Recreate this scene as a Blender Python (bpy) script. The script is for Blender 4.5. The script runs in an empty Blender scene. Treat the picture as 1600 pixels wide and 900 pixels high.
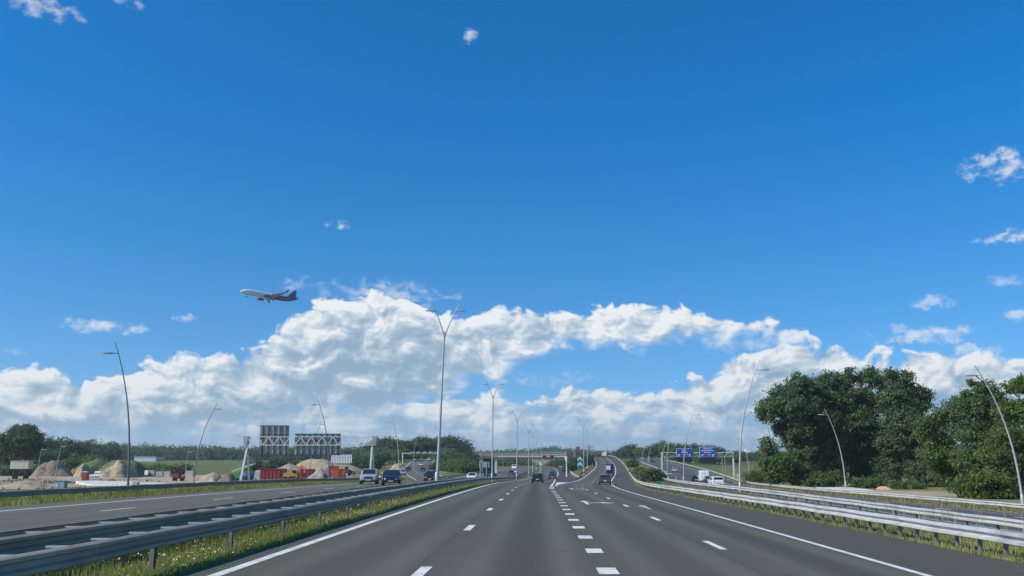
import bpy, math, random
import numpy as np
from mathutils import Vector, Matrix

random.seed(11)
RNG = np.random.default_rng(11)
sc = bpy.context.scene
COL = sc.collection
R = math.radians

# ------------------------------------------------------------------ camera
HOR, FPX, CAMH = 716.0, 1375.0, 2.0
TH = math.atan((HOR - 450.0) / FPX)
CT, ST = math.cos(TH), math.sin(TH)
cam = bpy.data.cameras.new("camera")
camo = bpy.data.objects.new("camera", cam)
COL.objects.link(camo)
cam.sensor_width = 36.0
cam.lens = 36.0 * FPX / 1600.0
cam.clip_start = 0.1
cam.clip_end = 20000.0
camo.location = (0, 0, CAMH)
camo.rotation_euler = (math.pi / 2 + TH, 0, 0)
sc.camera = camo
sc.view_settings.view_transform = 'Standard'
sc.view_settings.look = 'None'
sc.view_settings.exposure = 0.0
sc.view_settings.gamma = 1.0

def ray(px, py):
    u, v = (px - 800.0) / FPX, (450.0 - py) / FPX
    return u, CT - v * ST, ST + v * CT

def W(px, py, Y):
    """world point seen at photo pixel (px, py) when it stands at depth Y"""
    dx, dy, dz = ray(px, py)
    return dx * Y / dy, CAMH + dz * Y / dy

def XP(px, Y, py=735.0):
    return W(px, py, Y)[0]

# ------------------------------------------------------------------ sun, sky
SUN_AZ, SUN_EL = -113.0, 38.0           # degrees; azimuth from +Y, positive to the right
sd = Vector((math.sin(R(SUN_AZ)) * math.cos(R(SUN_EL)), math.cos(R(SUN_AZ)) * math.cos(R(SUN_EL)), math.sin(R(SUN_EL))))
sl = bpy.data.lights.new("sun", 'SUN')
sl.energy = 5.0
sl.angle = R(0.5)
sl.color = (1.0, 0.94, 0.84)
so = bpy.data.objects.new("sun", sl)
COL.objects.link(so)
so.rotation_euler = sd.to_track_quat('Z', 'Y').to_euler()
so.location = (-60, 20, 60)

world = bpy.data.worlds.new("World")
sc.world = world
world.use_nodes = True
wn, wl = world.node_tree.nodes, world.node_tree.links
wn.clear()

class NT:
    """tiny node-graph writer"""
    def __init__(s, tree):
        s.n, s.l = tree.nodes, tree.links
    def new(s, t, **kw):
        n = s.n.new(t)
        for k, v in kw.items():
            setattr(n, k, v)
        return n
    def put(s, sock, v):
        if isinstance(v, bpy.types.NodeSocket):
            s.l.new(v, sock)
        elif v is not None:
            if sock.type == 'RGBA' and len(v) == 3:
                v = (*v, 1)
            sock.default_value = v
    def m(s, op, a, b=None, c=None, clamp=False):
        n = s.new('ShaderNodeMath', operation=op, use_clamp=clamp)
        s.put(n.inputs[0], a)
        if b is not None: s.put(n.inputs[1], b)
        if c is not None: s.put(n.inputs[2], c)
        return n.outputs[0]
    def vm(s, op, a, b=None):
        n = s.new('ShaderNodeVectorMath', operation=op)
        s.put(n.inputs[0], a)
        if b is not None: s.put(n.inputs[1], b)
        return n.outputs[0]
    def mr(s, v, a, b, c=0.0, d=1.0, smooth=False):
        n = s.new('ShaderNodeMapRange')
        if smooth: n.interpolation_type = 'SMOOTHSTEP'
        for i, q in enumerate((v, a, b, c, d)):
            s.put(n.inputs[i], q)
        return n.outputs[0]
    def mix(s, f, a, b, mode='MIX'):
        n = s.new('ShaderNodeMix', data_type='RGBA', blend_type=mode)
        s.put(n.inputs[0], f); s.put(n.inputs[6], a); s.put(n.inputs[7], b)
        return n.outputs[2]
    def noise(s, vec, scale, detail=4.0, rough=0.55, dist=0.0, out=0, flat=False):
        n = s.new('ShaderNodeTexNoise', noise_dimensions='2D' if flat else '3D')
        if vec is not None: s.put(n.inputs['Vector'], vec)
        s.put(n.inputs['Scale'], scale); s.put(n.inputs['Detail'], detail)
        s.put(n.inputs['Roughness'], rough); s.put(n.inputs['Distortion'], dist)
        return n.outputs[out]
    def comb(s, x, y, z=0.0):
        n = s.new('ShaderNodeCombineXYZ')
        s.put(n.inputs[0], x); s.put(n.inputs[1], y); s.put(n.inputs[2], z)
        return n.outputs[0]
    def curve(s, x, pts):
        n = s.new('ShaderNodeFloatCurve')
        c = n.mapping.curves[0]
        n.mapping.use_clip = False
        pts = sorted(pts)
        while len(c.points) < len(pts):
            c.points.new(0.5, 0.5)
        for p, (a, b) in zip(c.points, pts):
            p.location = (a, b); p.handle_type = 'AUTO_CLAMPED'
        n.mapping.update()
        s.put(n.inputs['Value'], x)
        return n.outputs[0]

def azel(px, py):
    dx, dy, dz = ray(px, py)
    return math.degrees(math.atan2(dx, dy)), math.degrees(math.atan2(dz, math.hypot(dx, dy)))

g = NT(world.node_tree)
tc = g.new('ShaderNodeTexCoord')
sep = g.new('ShaderNodeSeparateXYZ')
g.l.new(tc.outputs['Generated'], sep.inputs[0])
az = g.m('MULTIPLY', g.m('ARCTAN2', sep.outputs[0], sep.outputs[1]), 180 / math.pi)
el = g.m('MULTIPLY', g.m('ARCSINE', sep.outputs[2]), 180 / math.pi)
azn = g.m('DIVIDE', g.m('ADD', az, 180.0), 360.0)

def edge(pts, off=0.0, tail=(9.0, 11.0)):
    """cloud edge: elevation (deg) over azimuth, picked where the photograph shows it and carried on round the horizon"""
    q = []
    for px, py in pts:
        a, e = azel(px, py)
        q.append(((a + 180) / 360, (e + off) / 40))
    lo, hi = q[0], q[-1]
    out = list(q)
    k = 0
    for a in (-180, -150, -120, -95, -70, -50):
        out.append(((a + 180) / 360, (tail[k % 2]) / 40)); k += 1
    for a in (45, 65, 90, 115, 140, 180):
        out.append(((a + 180) / 360, (tail[k % 2]) / 40)); k += 1
    return out

topA = g.curve(azn, edge([(-60, 575), (40, 572), (110, 585), (170, 572), (250, 552), (320, 548), (385, 530), (430, 510), (470, 478), (520, 458), (600, 450), (640, 455),
                          (680, 474), (730, 486), (790, 490), (830, 474), (900, 474), (960, 478), (1040, 476), (1100, 482), (1160, 496), (1210, 506), (1250, 520), (1290, 552), (1330, 600), (1660, 600)], tail=(7.0, 4.5)))
botA = g.curve(azn, edge([(-60, 690), (250, 690), (450, 676), (600, 655), (690, 632), (760, 606), (830, 580), (900, 560), (980, 548), (1060, 542), (1130, 538), (1200, 538), (1260, 536), (1300, 540), (1660, 540)], tail=(2.0, 3.0)))
topB = g.curve(azn, edge([(-60, 610), (200, 610), (480, 615), (650, 622), (760, 616), (830, 620), (900, 604), (980, 606), (1030, 606), (1080, 596), (1125, 574), (1180, 556), (1240, 545), (1275, 545), (1320, 555), (1390, 556),
                          (1440, 542), (1500, 538), (1545, 548), (1600, 560), (1660, 560)], tail=(6.5, 5.0)))

def cloud_noise(a, e):
    """billowy fBm in (azimuth, elevation) degrees"""
    p = g.comb(a, g.m('MULTIPLY', e, 1.35), 3.7)
    big = g.noise(p, 0.17, 2.0, 0.5, flat=True)
    wv = g.noise(p, 0.30, 1.0, 0.5, out=1, flat=True)
    pw = g.vm('ADD', p, g.vm('SCALE', g.vm('SUBTRACT', wv, (0.5, 0.5, 0.5)), None))
    pw.node.inputs[1].links[0].from_node.inputs['Scale'].default_value = 2.2
    vor = g.new('ShaderNodeTexVoronoi', feature='SMOOTH_F1', voronoi_dimensions='2D')
    g.put(vor.inputs['Vector'], pw); vor.inputs['Scale'].default_value = 0.42
    vor.inputs['Detail'].default_value = 2.5; vor.inputs['Roughness'].default_value = 0.55
    vor.inputs['Smoothness'].default_value = 0.55
    fine = g.noise(pw, 0.62, 7.0, 0.62, flat=True)
    bil = g.m('SUBTRACT', 0.62, vor.outputs['Distance'])
    v = g.m('ADD', g.m('MULTIPLY', bil, 0.50), g.m('MULTIPLY', g.m('SUBTRACT', fine, 0.5), 0.85))
    return g.m('ADD', g.m('ADD', v, 0.07), g.m('MULTIPLY', g.m('SUBTRACT', big, 0.5), 0.9))      # about -0.5 .. 0.6

def layers(a, e):
    n = cloud_noise(a, e)
    tA = g.m('DIVIDE', g.m('SUBTRACT', g.m('ADD', topA, g.m('MULTIPLY', n, 2.6)), e), 0.52)
    bA = g.m('DIVIDE', g.m('ADD', g.m('SUBTRACT', e, botA), g.m('MULTIPLY', n, 2.2)), 1.5)
    tB = g.m('DIVIDE', g.m('SUBTRACT', g.m('ADD', topB, g.m('MULTIPLY', n, 2.0)), e), 0.5)
    return n, tA, bA, tB
topA = g.m('MULTIPLY', topA, 40.0); botA = g.m('MULTIPLY', botA, 40.0); topB = g.m('MULTIPLY', topB, 40.0)
n0, tA, bA, tB = layers(az, el)
# broken-up lower deck: thin flat streaks near the horizon
streak = g.noise(g.comb(g.m('MULTIPLY', az, 0.22), g.m('MULTIPLY', el, 1.25), 9.0), 0.9, 5.0, 0.6, 0.0, flat=True)
streakm = g.mr(g.m('ADD', streak, g.m('MULTIPLY', n0, 0.25)), 0.32, 0.60, 0.55, 1.0, True)
lowfade = g.mr(el, 1.2, 5.0, 0.0, 1.0, True)
dA = g.mr(g.m('MINIMUM', tA, bA), 0.0, 1.0, 0.0, 1.0, True)
dBraw = g.mr(tB, 0.0, 1.0, 0.0, 1.0, True)
dB = g.m('MULTIPLY', dBraw, g.mr(lowfade, 0, 1, g.m('MULTIPLY', streakm, 0.95), 1.0))
# single small clouds
puffs = None
np_ = g.noise(g.comb(az, g.m('MULTIPLY', el, 1.5), 1.0), 1.25, 6.0, 0.60, flat=True)
np2 = g.noise(g.comb(az, g.m('MULTIPLY', el, 1.5), 1.0), 0.8, 3.0, 0.6, flat=True)
npuff = g.m('ADD', g.m('MULTIPLY', g.m('SUBTRACT', np_, 0.5), 1.7), g.m('MULTIPLY', g.m('SUBTRACT', np2, 0.5), 2.2))
for px, py, rx, ry, op in [(1560, 258, 70, 30, .9), (1578, 369, 58, 15, .95), (1460, 472, 46, 14, .7), (1580, 438, 50, 12, .5), (1590, 492, 30, 12, .7),
                           (160, 512, 78, 13, .8), (290, 498, 26, 9, .85), (525, 351, 22, 11, .8), (733, 58, 14, 15, .7), (66, 10, 60, 22, .55), (198, 3, 30, 14, .6), (126, 30, 16, 7, .4),
                           (1450, 522, 110, 20, .75), (600, 462, 120, 30, .55), (475, 444, 40, 16, .6), (1180, 535, 90, 18, .45), (862, 592, 70, 18, .35), (20, 548, 30, 9, .4), (1530, 548, 50, 16, .9)]:
    a0, e0 = azel(px, py)
    a1 = azel(px + rx, py)[0] - a0
    e1 = e0 - azel(px, py + ry)[1]
    qa = g.m('POWER', g.m('DIVIDE', g.m('SUBTRACT', az, a0), a1), 2.0)
    qe = g.m('POWER', g.m('DIVIDE', g.m('SUBTRACT', el, e0), e1), 2.0)
    v = g.m('ADD', g.m('SUBTRACT', 0.62, g.m('MULTIPLY', g.m('ADD', qa, qe), 0.7)), npuff)
    v = g.mr(v, 0.0, 1.3, 0.0, op * 0.92, True)
    puffs = v if puffs is None else g.m('MAXIMUM', puffs, v)
# light on the clouds: compare the field with itself a little nearer to the sun (up and to the left)
n1 = cloud_noise(g.m('ADD', az, -0.55), g.m('ADD', el, 0.62))
n2 = cloud_noise(g.m('ADD', az, -0.16), g.m('ADD', el, 0.2))
slope = g.m('ADD', g.m('MULTIPLY', g.m('SUBTRACT', n0, n1), 1.25), g.m('MULTIPLY', g.m('SUBTRACT', n0, n2), 0.75))
depthA = g.mr(g.m('SUBTRACT', topA, el), 0.2, 4.6, 0.42, -0.30)
depthB = g.mr(g.m('SUBTRACT', topB, el), 0.0, 3.6, 0.46, -0.12)
isA = g.m('MULTIPLY', dA, 1.0)
dep = g.mr(isA, 0.0, 1.0, depthB, depthA)
lit = g.m('ADD', g.m('ADD', 0.50, slope), dep)
lit = g.m('ADD', lit, g.m('MULTIPLY', puffs, g.m('SUBTRACT', 1.0, g.m('MAXIMUM', dA, dBraw)) , None), None)
lit = g.m('ADD', lit, g.m('MULTIPLY', g.m('SUBTRACT', streak, 0.52), g.mr(el, 2.0, 9.0, 1.5, 0.35)))
lump = g.noise(g.comb(g.m('MULTIPLY', az, 0.6), el, 5.0), 0.55, 4.0, 0.55, 0.6, flat=True)
lit = g.m('ADD', lit, g.m('MULTIPLY', g.m('SUBTRACT', lump, 0.5), 1.1))
lit = g.mr(lit, 0.0, 1.0, 0.0, 1.0)
ramp = g.new('ShaderNodeValToRGB')
cr = ramp.color_ramp
cr.elements[0].position = 0.0; cr.elements[0].color = (0.29, 0.43, 0.57, 1)
cr.elements[1].position = 1.0; cr.elements[1].color = (0.93, 0.95, 0.95, 1)
for p, c in ((0.35, (0.41, 0.54, 0.66, 1)), (0.68, (0.63, 0.73, 0.80, 1))):
    e_ = cr.elements.new(p); e_.color = c
g.l.new(lit, ramp.inputs[0])
cloud_d = g.m('MAXIMUM', g.m('MAXIMUM', dA, dB), puffs)
cloud_d = g.m('MULTIPLY', cloud_d, g.mr(el, -0.5, 2.5, 0.35, 0.97, True))

sky = g.new('ShaderNodeTexSky', sky_type='NISHITA')
sky.sun_disc = False
sky.sun_elevation = R(SUN_EL)
sky.sun_rotation = R(SUN_AZ)
sky.air_density = 1.0
sky.dust_density = 0.0
sky.ozone_density = 2.2
sky.altitude = 0
# keep the look-up a little above the horizon: the air there is clear and stays blue
zz = g.m('ADD', g.m('MULTIPLY', g.m('MAXIMUM', sep.outputs[2], 0.0), 0.86), 0.115)
g.l.new(g.vm('NORMALIZE', g.comb(sep.outputs[0], sep.outputs[1], zz)), sky.inputs['Vector'])
hs = g.new('ShaderNodeHueSaturation')
hs.inputs['Saturation'].default_value = 1.50
hs.inputs['Hue'].default_value = 0.503
hs.inputs['Value'].default_value = 1.54
g.l.new(sky.outputs[0], hs.inputs['Color'])
bg1 = g.new('ShaderNodeBackground'); bg1.inputs['Strength'].default_value = 0.1
g.l.new(hs.outputs[0], bg1.inputs['Color'])
bg2 = g.new('ShaderNodeBackground'); bg2.inputs['Strength'].default_value = 1.0
g.l.new(ramp.outputs[0], bg2.inputs['Color'])
mxs = g.new('ShaderNodeMixShader')
g.l.new(cloud_d, mxs.inputs[0]); g.l.new(bg1.outputs[0], mxs.inputs[1]); g.l.new(bg2.outputs[0], mxs.inputs[2])
wo = g.new('ShaderNodeOutputWorld')
g.l.new(mxs.outputs[0], wo.inputs['Surface'])
world.cycles.sampling_method = 'MANUAL'
world.cycles.sample_map_resolution = 256
sc.cycles.max_bounces = 5
sc.cycles.diffuse_bounces = 3
sc.cycles.glossy_bounces = 2
sc.cycles.transmission_bounces = 3
sc.cycles.transparent_max_bounces = 6
# ------------------------------------------------------------------ object helpers
def link(name, mesh, parent=None):
    o = bpy.data.objects.new(name, mesh)
    COL.objects.link(o)
    if parent is not None:
        o.parent = parent
    return o

def props(o, label=None, cat=None, group=None, kind=None):
    if label: o['label'] = label
    if cat: o['category'] = cat
    if group: o['group'] = group
    if kind: o['kind'] = kind
    return o

def thing(name, label, cat, loc=(0, 0, 0), rz=0.0, group=None):
    o = link(name, None)
    o.location = loc
    o.rotation_euler = (0, 0, rz)
    o.empty_display_size = 0.2
    return props(o, label, cat, group)

class MB:
    """collects polygons; build() links them as one mesh object"""
    def __init__(s):
        s.v, s.f, s.mi, s.k = [], [], [], 0
    def add(s, vs, fs):
        b = len(s.v)
        s.v.extend([tuple(p) for p in vs])
        s.f.extend([tuple(b + i for i in f) for f in fs])
        s.mi.extend([s.k] * len(fs))
        return s
    def box(s, c, d, rz=0.0, tilt=None):
        x, y, z = d[0] / 2, d[1] / 2, d[2] / 2
        ps = [Vector((i * x, j * y, k * z)) for k in (-1, 1) for j in (-1, 1) for i in (-1, 1)]
        M = Matrix.Rotation(rz, 3, 'Z')
        if tilt is not None: M = M @ tilt
        ps = [M @ p + Vector(c) for p in ps]
        return s.add(ps, [(0, 2, 3, 1), (4, 5, 7, 6), (0, 1, 5, 4), (2, 6, 7, 3), (0, 4, 6, 2), (1, 3, 7, 5)])
    def tube(s, pts, rad, n=8, cap=True):
        pts = [Vector(p) for p in pts]
        if not hasattr(rad, '__len__'): rad = [rad] * len(pts)
        vs, fs = [], []
        ref = None
        for i, p in enumerate(pts):
            d = (pts[min(i + 1, len(pts) - 1)] - pts[max(i - 1, 0)]).normalized()
            if ref is None:
                ref = Vector((1, 0, 0)) if abs(d.x) < 0.9 else Vector((0, 1, 0))
            a = (ref - d * ref.dot(d)).normalized()
            ref = a
            b = d.cross(a)
            for k in range(n):
                t = 2 * math.pi * k / n
                vs.append(p + (a * math.cos(t) + b * math.sin(t)) * rad[i])
        for i in range(len(pts) - 1):
            for k in range(n):
                fs.append((i * n + k, i * n + (k + 1) % n, (i + 1) * n + (k + 1) % n, (i + 1) * n + k))
        if cap:
            fs.append(tuple(reversed(range(n)))); fs.append(tuple((len(pts) - 1) * n + k for k in range(n)))
        return s.add(vs, fs)
    def bar(s, a, b, w, h=None):
        a, b = Vector(a), Vector(b)
        h = w if h is None else h
        d = (b - a).normalized()
        up = Vector((0, 0, 1)) if abs(d.z) < 0.95 else Vector((0, 1, 0))
        sx = d.cross(up).normalized() * w / 2
        sz = sx.cross(d).normalized() * h / 2
        vs = [p + i * sx + j * sz for p in (a, b) for i, j in ((-1, -1), (1, -1), (1, 1), (-1, 1))]
        return s.add(vs, [(3, 2, 1, 0), (4, 5, 6, 7), (0, 1, 5, 4), (1, 2, 6, 5), (2, 3, 7, 6), (3, 0, 4, 7)])
    def prism(s, poly, axis, a, b):
        """poly: 2-D points; axis the extrusion axis (0,1,2), from a to b"""
        def P(p, t):
            q = [p[0], p[1]]; q.insert(axis, t); return tuple(q)
        n = len(poly)
        vs = [P(p, a) for p in poly] + [P(p, b) for p in poly]
        fs = [tuple(range(n)), tuple(reversed(range(n, 2 * n)))] + [(i, n + i, n + (i + 1) % n, (i + 1) % n) for i in range(n)]
        return s.add(vs, fs)
    def lathe(s, prof, n=16, M=None):
        """prof: (r, z) from bottom to top about Z"""
        vs, fs = [], []
        for r, z in prof:
            for k in range(n):
                t = 2 * math.pi * k / n
                vs.append((r * math.cos(t), r * math.sin(t), z))
        for i in range(len(prof) - 1):
            for k in range(n):
                fs.append((i * n + k, i * n + (k + 1) % n, (i + 1) * n + (k + 1) % n, (i + 1) * n + k))
        fs.append(tuple(reversed(range(n)))); fs.append(tuple((len(prof) - 1) * n + k for k in range(n)))
        if M is not None: vs = [M @ Vector(v) for v in vs]
        return s.add(vs, fs)
    def mesh(s, name, mats, smooth=False, fix=True):
        me = bpy.data.meshes.new(name)
        me.from_pydata(s.v, [], s.f)
        for m in (mats if isinstance(mats, (list, tuple)) else [mats]):
            me.materials.append(m)
        if any(s.mi):
            me.polygons.foreach_set('material_index', s.mi)
        if fix:
            import bmesh
            bm = bmesh.new(); bm.from_mesh(me)
            bmesh.ops.recalc_face_normals(bm, faces=bm.faces)
            bm.to_mesh(me); bm.free()
        if smooth:
            me.polygons.foreach_set('use_smooth', [True] * len(me.polygons))
            if smooth is not True:
                me.set_sharp_from_angle(angle=R(smooth))
        me.update()
        return me
    def build(s, name, mats, parent=None, smooth=False, fix=True):
        return link(name, s.mesh(name, mats, smooth, fix), parent)

# ------------------------------------------------------------------ materials
MATS = {}
def mat(name, col, rough=0.6, metal=0.0, var=0.15, scale=3.0, bump=0.0, coat=0.0, coords='Object', dirt=None, trans=0.0):
    if name in MATS: return MATS[name]
    m = bpy.data.materials.new(name)
    m.use_nodes = True
    t = NT(m.node_tree)
    b = m.node_tree.nodes['Principled BSDF']
    tcn = t.new('ShaderNodeTexCoord')
    n = t.noise(tcn.outputs[coords], scale, 5.0, 0.6)
    c = t.mix(t.mr(n, 0.3, 0.7), tuple(x * (1 - var) for x in col), tuple(min(1, x * (1 + var)) for x in col))
    if dirt is not None:
        n2 = t.noise(tcn.outputs[coords], scale * 0.37, 6.0, 0.65)
        c = t.mix(t.mr(n2, 0.5, 0.68, 0.0, 0.75), c, dirt)
    t.put(b.inputs['Base Color'], c)
    t.put(b.inputs['Roughness'], t.mr(n, 0.3, 0.7, max(0, rough - 0.08), min(1, rough + 0.08)))
    b.inputs['Metallic'].default_value = metal
    if coat: b.inputs['Coat Weight'].default_value = coat; b.inputs['Coat Roughness'].default_value = 0.08
    if bump:
        bn = t.new('ShaderNodeBump'); bn.inputs['Strength'].default_value = bump; bn.inputs['Distance'].default_value = 0.05
        t.put(bn.inputs['Height'], t.noise(tcn.outputs[coords], scale * 5, 6.0, 0.7))
        t.put(b.inputs['Normal'], bn.outputs[0])
    MATS[name] = m
    return m

def tab(pts):
    """smooth (pchip) interpolation through (Y, value) points, linear beyond the ends"""
    xs = np.array([p[0] for p in pts], float); ys = np.array([p[1] for p in pts], float)
    h = np.diff(xs); d = np.diff(ys) / h
    m = np.zeros_like(xs); m[0], m[-1] = d[0], d[-1]
    for i in range(1, len(xs) - 1):
        m[i] = (d[i - 1] * h[i] + d[i] * h[i - 1]) / (h[i - 1] + h[i])
    def f(x):
        x = np.asarray(x, float)
        i = np.clip(np.searchsorted(xs, x) - 1, 0, len(xs) - 2)
        t = (x - xs[i]) / h[i]
        tcl = np.clip(t, 0, 1)
        a = (1 + 2 * tcl) * (1 - tcl) ** 2 * ys[i] + tcl * (1 - tcl) ** 2 * h[i] * m[i] + tcl * tcl * (3 - 2 * tcl) * ys[i + 1] + tcl * tcl * (tcl - 1) * h[i] * m[i + 1]
        a = a + np.where(x < xs[0], m[0] * (x - xs[0]), 0) + np.where(x > xs[-1], m[-1] * (x - xs[-1]), 0)
        return a
    return f

# ------------------------------------------------------------------ road lines (X over Y) and heights
G0 = 0.0286                                          # the near road runs slightly to the right of the view axis
XL = tab([(-20, -5.99), (0, -5.42), (60, -3.70), (100, -2.55), (140, -1.4), (170, 0.5), (200, 2.7), (288, 7.2), (403, 12.9), (630, 17.5), (900, 17.0), (1200, 8.0)])
XLR = tab([(-20, 0.76), (0, 1.33), (60, 3.05), (90, 3.95), (105, 4.70), (140, 6.6), (203, 9.8), (310, 16.0), (412, 20.6), (617, 24.8), (900, 24.6), (1200, 16.0)])   # right edge of the left branch
XRL = tab([(-20, 0.76), (0, 1.33), (60, 3.05), (90, 3.98), (105, 4.95), (120, 6.1), (140, 8.1), (167, 11.9), (222, 18.4), (285, 25.6), (395, 37.0), (470, 43.4), (525, 47.2), (600, 50.0), (700, 53.0)])
XR = tab([(-20, 7.5), (0, 8.07), (40, 9.25), (80, 10.75), (112, 12.9), (150, 16.6), (222, 25.5), (305, 35.3), (405, 45.7), (470, 50.9), (525, 54.6), (600, 57.3), (700, 60.5)])
XRAIL = tab([(-20, 11.2), (0, 11.8), (40, 12.9), (72, 13.7), (100, 15.0), (130, 18.2), (165, 22.4), (262, 33.9), (405, 49.8), (500, 57.7), (600, 61.0), (700, 64.0)])
XOR = lambda Y: XL(Y) - 4.2                          # opposite carriageway, right edge line
XOL = tab([(-20, -21.0), (0, -20.4), (60, -18.7), (105, -17.4), (150, -16.5), (200, -15.2), (330, -11.0), (450, -4.5), (630, 1.5), (900, 1.0), (1200, -8.0)])
XBL = tab([(140, -16.7), (170, -18.2), (200, -21.5), (280, -33.0), (395, -46.8), (510, -55.0), (600, -60.0), (700, -64.0)])     # far left slip road
XBR = tab([(140, -11.0), (170, -11.8), (200, -13.5), (280, -23.5), (395, -35.8), (510, -43.7), (600, -48.5), (700, -52.0)])
XCL = tab([(-20, 20.4), (0, 21.0), (80, 23.3), (122, 25.2), (190, 33.5), (250, 43.0), (310, 52.0), (400, 60.5), (500, 70.0), (700, 84.0)])      # right carriageway, left edge line
XCRAIL = tab([(-20, 37.2), (0, 38.0), (70, 40.0), (117, 40.8), (134, 41.6), (181, 48.0), (260, 61.5), (390, 78.5), (500, 88.5), (700, 103.0)])

NEARP = [(-20, 0.09), (0, 0.0), (27, -0.185), (51, -0.41), (75, -0.69), (99, -1.03), (120, -1.38), (140, -1.75)]
pL = tab(NEARP + [(200, -2.7), (288, -3.3), (400, -3.35), (630, -3.4), (900, -3.3), (1200, -3.0)])
pR = tab(NEARP + [(200, -2.15), (262, -1.85), (330, -1.35), (395, -0.5), (470, 1.3), (525, 2.75), (600, 3.2), (700, 1.2)])
pB = tab([(0, 0.1), (140, -1.6), (170, -2.2), (200, -2.65), (280, -2.8), (395, -1.9), (470, 0.3), (510, 1.6), (560, 2.2), (650, 1.8)])
pC = tab([(-20, -1.0), (0, -1.05), (80, -1.35), (130, -1.85), (190, -2.6), (250, -2.6), (330, -1.7), (400, -0.7), (500, 0.9), (600, 1.5), (700, 0.6)])

def fade(Y): return np.clip((210.0 - Y) / 110.0, 0, 1)
def cross(X, Y): return -0.03 * np.clip(X - G0 * Y, -8.5, 9.0) * fade(Y)
def zL(X, Y): return pL(Y) + cross(X, Y)
def zR(X, Y): return pR(Y) + cross(X, Y)
def zG(X, Y):                                        # gore between the two branches
    a, b = XLR(Y), XRL(Y)
    t = np.clip((X - a) / np.maximum(b - a, 0.05), 0, 1)
    return zL(X, Y) * (1 - t) + zR(X, Y) * t
def zO(X, Y): return pL(Y) + 0.27 * fade(Y)
def zB(X, Y): return pB(Y) + 0.0 * X
def zC(X, Y): return pC(Y) - 0.055 * np.clip(X - XCL(Y), -4, 17)

XI1 = tab([(60, 9.0), (205, 15.4), (215, 16.0), (260, 18.0), (330, 21.6), (455, 27.4), (620, 29.6), (800, 29.0), (1200, 21.0)])     # left flank of the fork island
ROADS = [  # left edge, right edge of the paved sheet, height, from, to
    (lambda Y: XL(Y) - 0.55, lambda Y: np.where(np.asarray(Y) > 208, XI1(Y) - 0.5, XLR(Y)), zL, -20, 1200),
    (XRL, lambda Y: XRAIL(Y) - 0.5, zR, -20, 690),
    (lambda Y: XOL(Y) - 2.3, lambda Y: XL(Y) - 4.0, zO, -20, 1200),
    (lambda Y: XBL(Y) - 1.2, lambda Y: XBR(Y) + 1.0, zB, 172, 650),
    (lambda Y: XCL(Y) - 0.8, lambda Y: XCRAIL(Y) - 1.3, zC, -20, 690),
]
def ysteps(a, b, near=1.5):
    ys, y = [], a
    while y < b:
        ys.append(y); y += near if y < 130 else (3.0 if y < 320 else 8.0)
    ys.append(b)
    return ys

# ------------------------------------------------------------------ terrain height
tleft = tab([(-30, -0.8), (0, -0.9), (60, -1.5), (110, -2.7), (160, -3.4), (400, -3.4), (700, -1.4), (1000, 0.6), (1600, 2.0), (4000, 2.0)])
tmid = tab([(-30, -0.6), (60, -1.0), (140, -2.3), (250, -3.5), (600, -3.6), (1000, -3.2), (1600, 0.5), (4000, 2.0)])
tright = tab([(-30, -1.9), (60, -2.2), (130, -2.9), (200, -3.2), (400, -2.8), (700, -1.0), (1000, 0.3), (1600, 1.6), (4000, 2.0)])
def sstep(a, b, x):
    t = np.clip((x - a) / (b - a), 0, 1); return t * t * (3 - 2 * t)
def vnoise(X, Y, s, seed=0):
    """cheap value noise"""
    x, y = X / s, Y / s
    xi, yi = np.floor(x), np.floor(y)
    fx, fy = x - xi, y - yi
    fx, fy = fx * fx * (3 - 2 * fx), fy * fy * (3 - 2 * fy)
    def hsh(a, b):
        q = np.sin(a * 127.1 + b * 311.7 + seed * 17.3) * 43758.5453
        return q - np.floor(q)
    return (hsh(xi, yi) * (1 - fx) + hsh(xi + 1, yi) * fx) * (1 - fy) + (hsh(xi, yi + 1) * (1 - fx) + hsh(xi + 1, yi + 1) * fx) * fy
def ground(X, Y, lower=True):
    X = np.asarray(X, float); Y = np.asarray(Y, float)
    wl_ = 1 - sstep(-45, -22, X - 0.03 * Y); wr_ = sstep(14, 40, X - 0.05 * Y)
    base = tleft(Y) * wl_ + tright(Y) * wr_ + tmid(Y) * (1 - wl_ - wr_)
    amp = 0.25 + 0.8 * sstep(300, 900, Y)
    base = base + (vnoise(X, Y, 23, 1) - 0.5) * 0.5 + (vnoise(X, Y, 6, 2) - 0.5) * 0.16 + (vnoise(X, Y, 140, 3) - 0.5) * 1.2 * amp
    num = base * (1 / 100.0); den = 1 / 100.0 + 0 * X
    inside = np.full(X.shape, 1e9)
    for (a, b, zf, y0, y1) in ROADS:
        yc = np.clip(Y, y0, y1)
        xa, xb = a(yc), b(yc)
        d = np.maximum(np.maximum(xa - X, X - xb), 0.0)
        d = np.hypot(d, np.maximum(np.maximum(y0 - Y, Y - y1), 0) * 1.5)
        z = zf(np.clip(X, xa, xb), yc) - 0.055
        w = 1 / (d + 0.12) ** 2
        num = num + z * w; den = den + w
        deep = np.where(d < 0.02, z - 0.10, 1e9)
        inside = np.minimum(inside, deep)
    z = num / den
    # gore between the branches
    m = (X > XLR(Y)) & (X < XRL(Y)) & (Y < 214) & (Y > 60)
    z = np.where(m & (Y < 209), np.minimum(z, zG(X, Y) - 0.16), z)
    return np.minimum(z, inside) if lower else z
def gz(x, y): return float(ground(np.array([x]), np.array([y]))[0])

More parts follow.
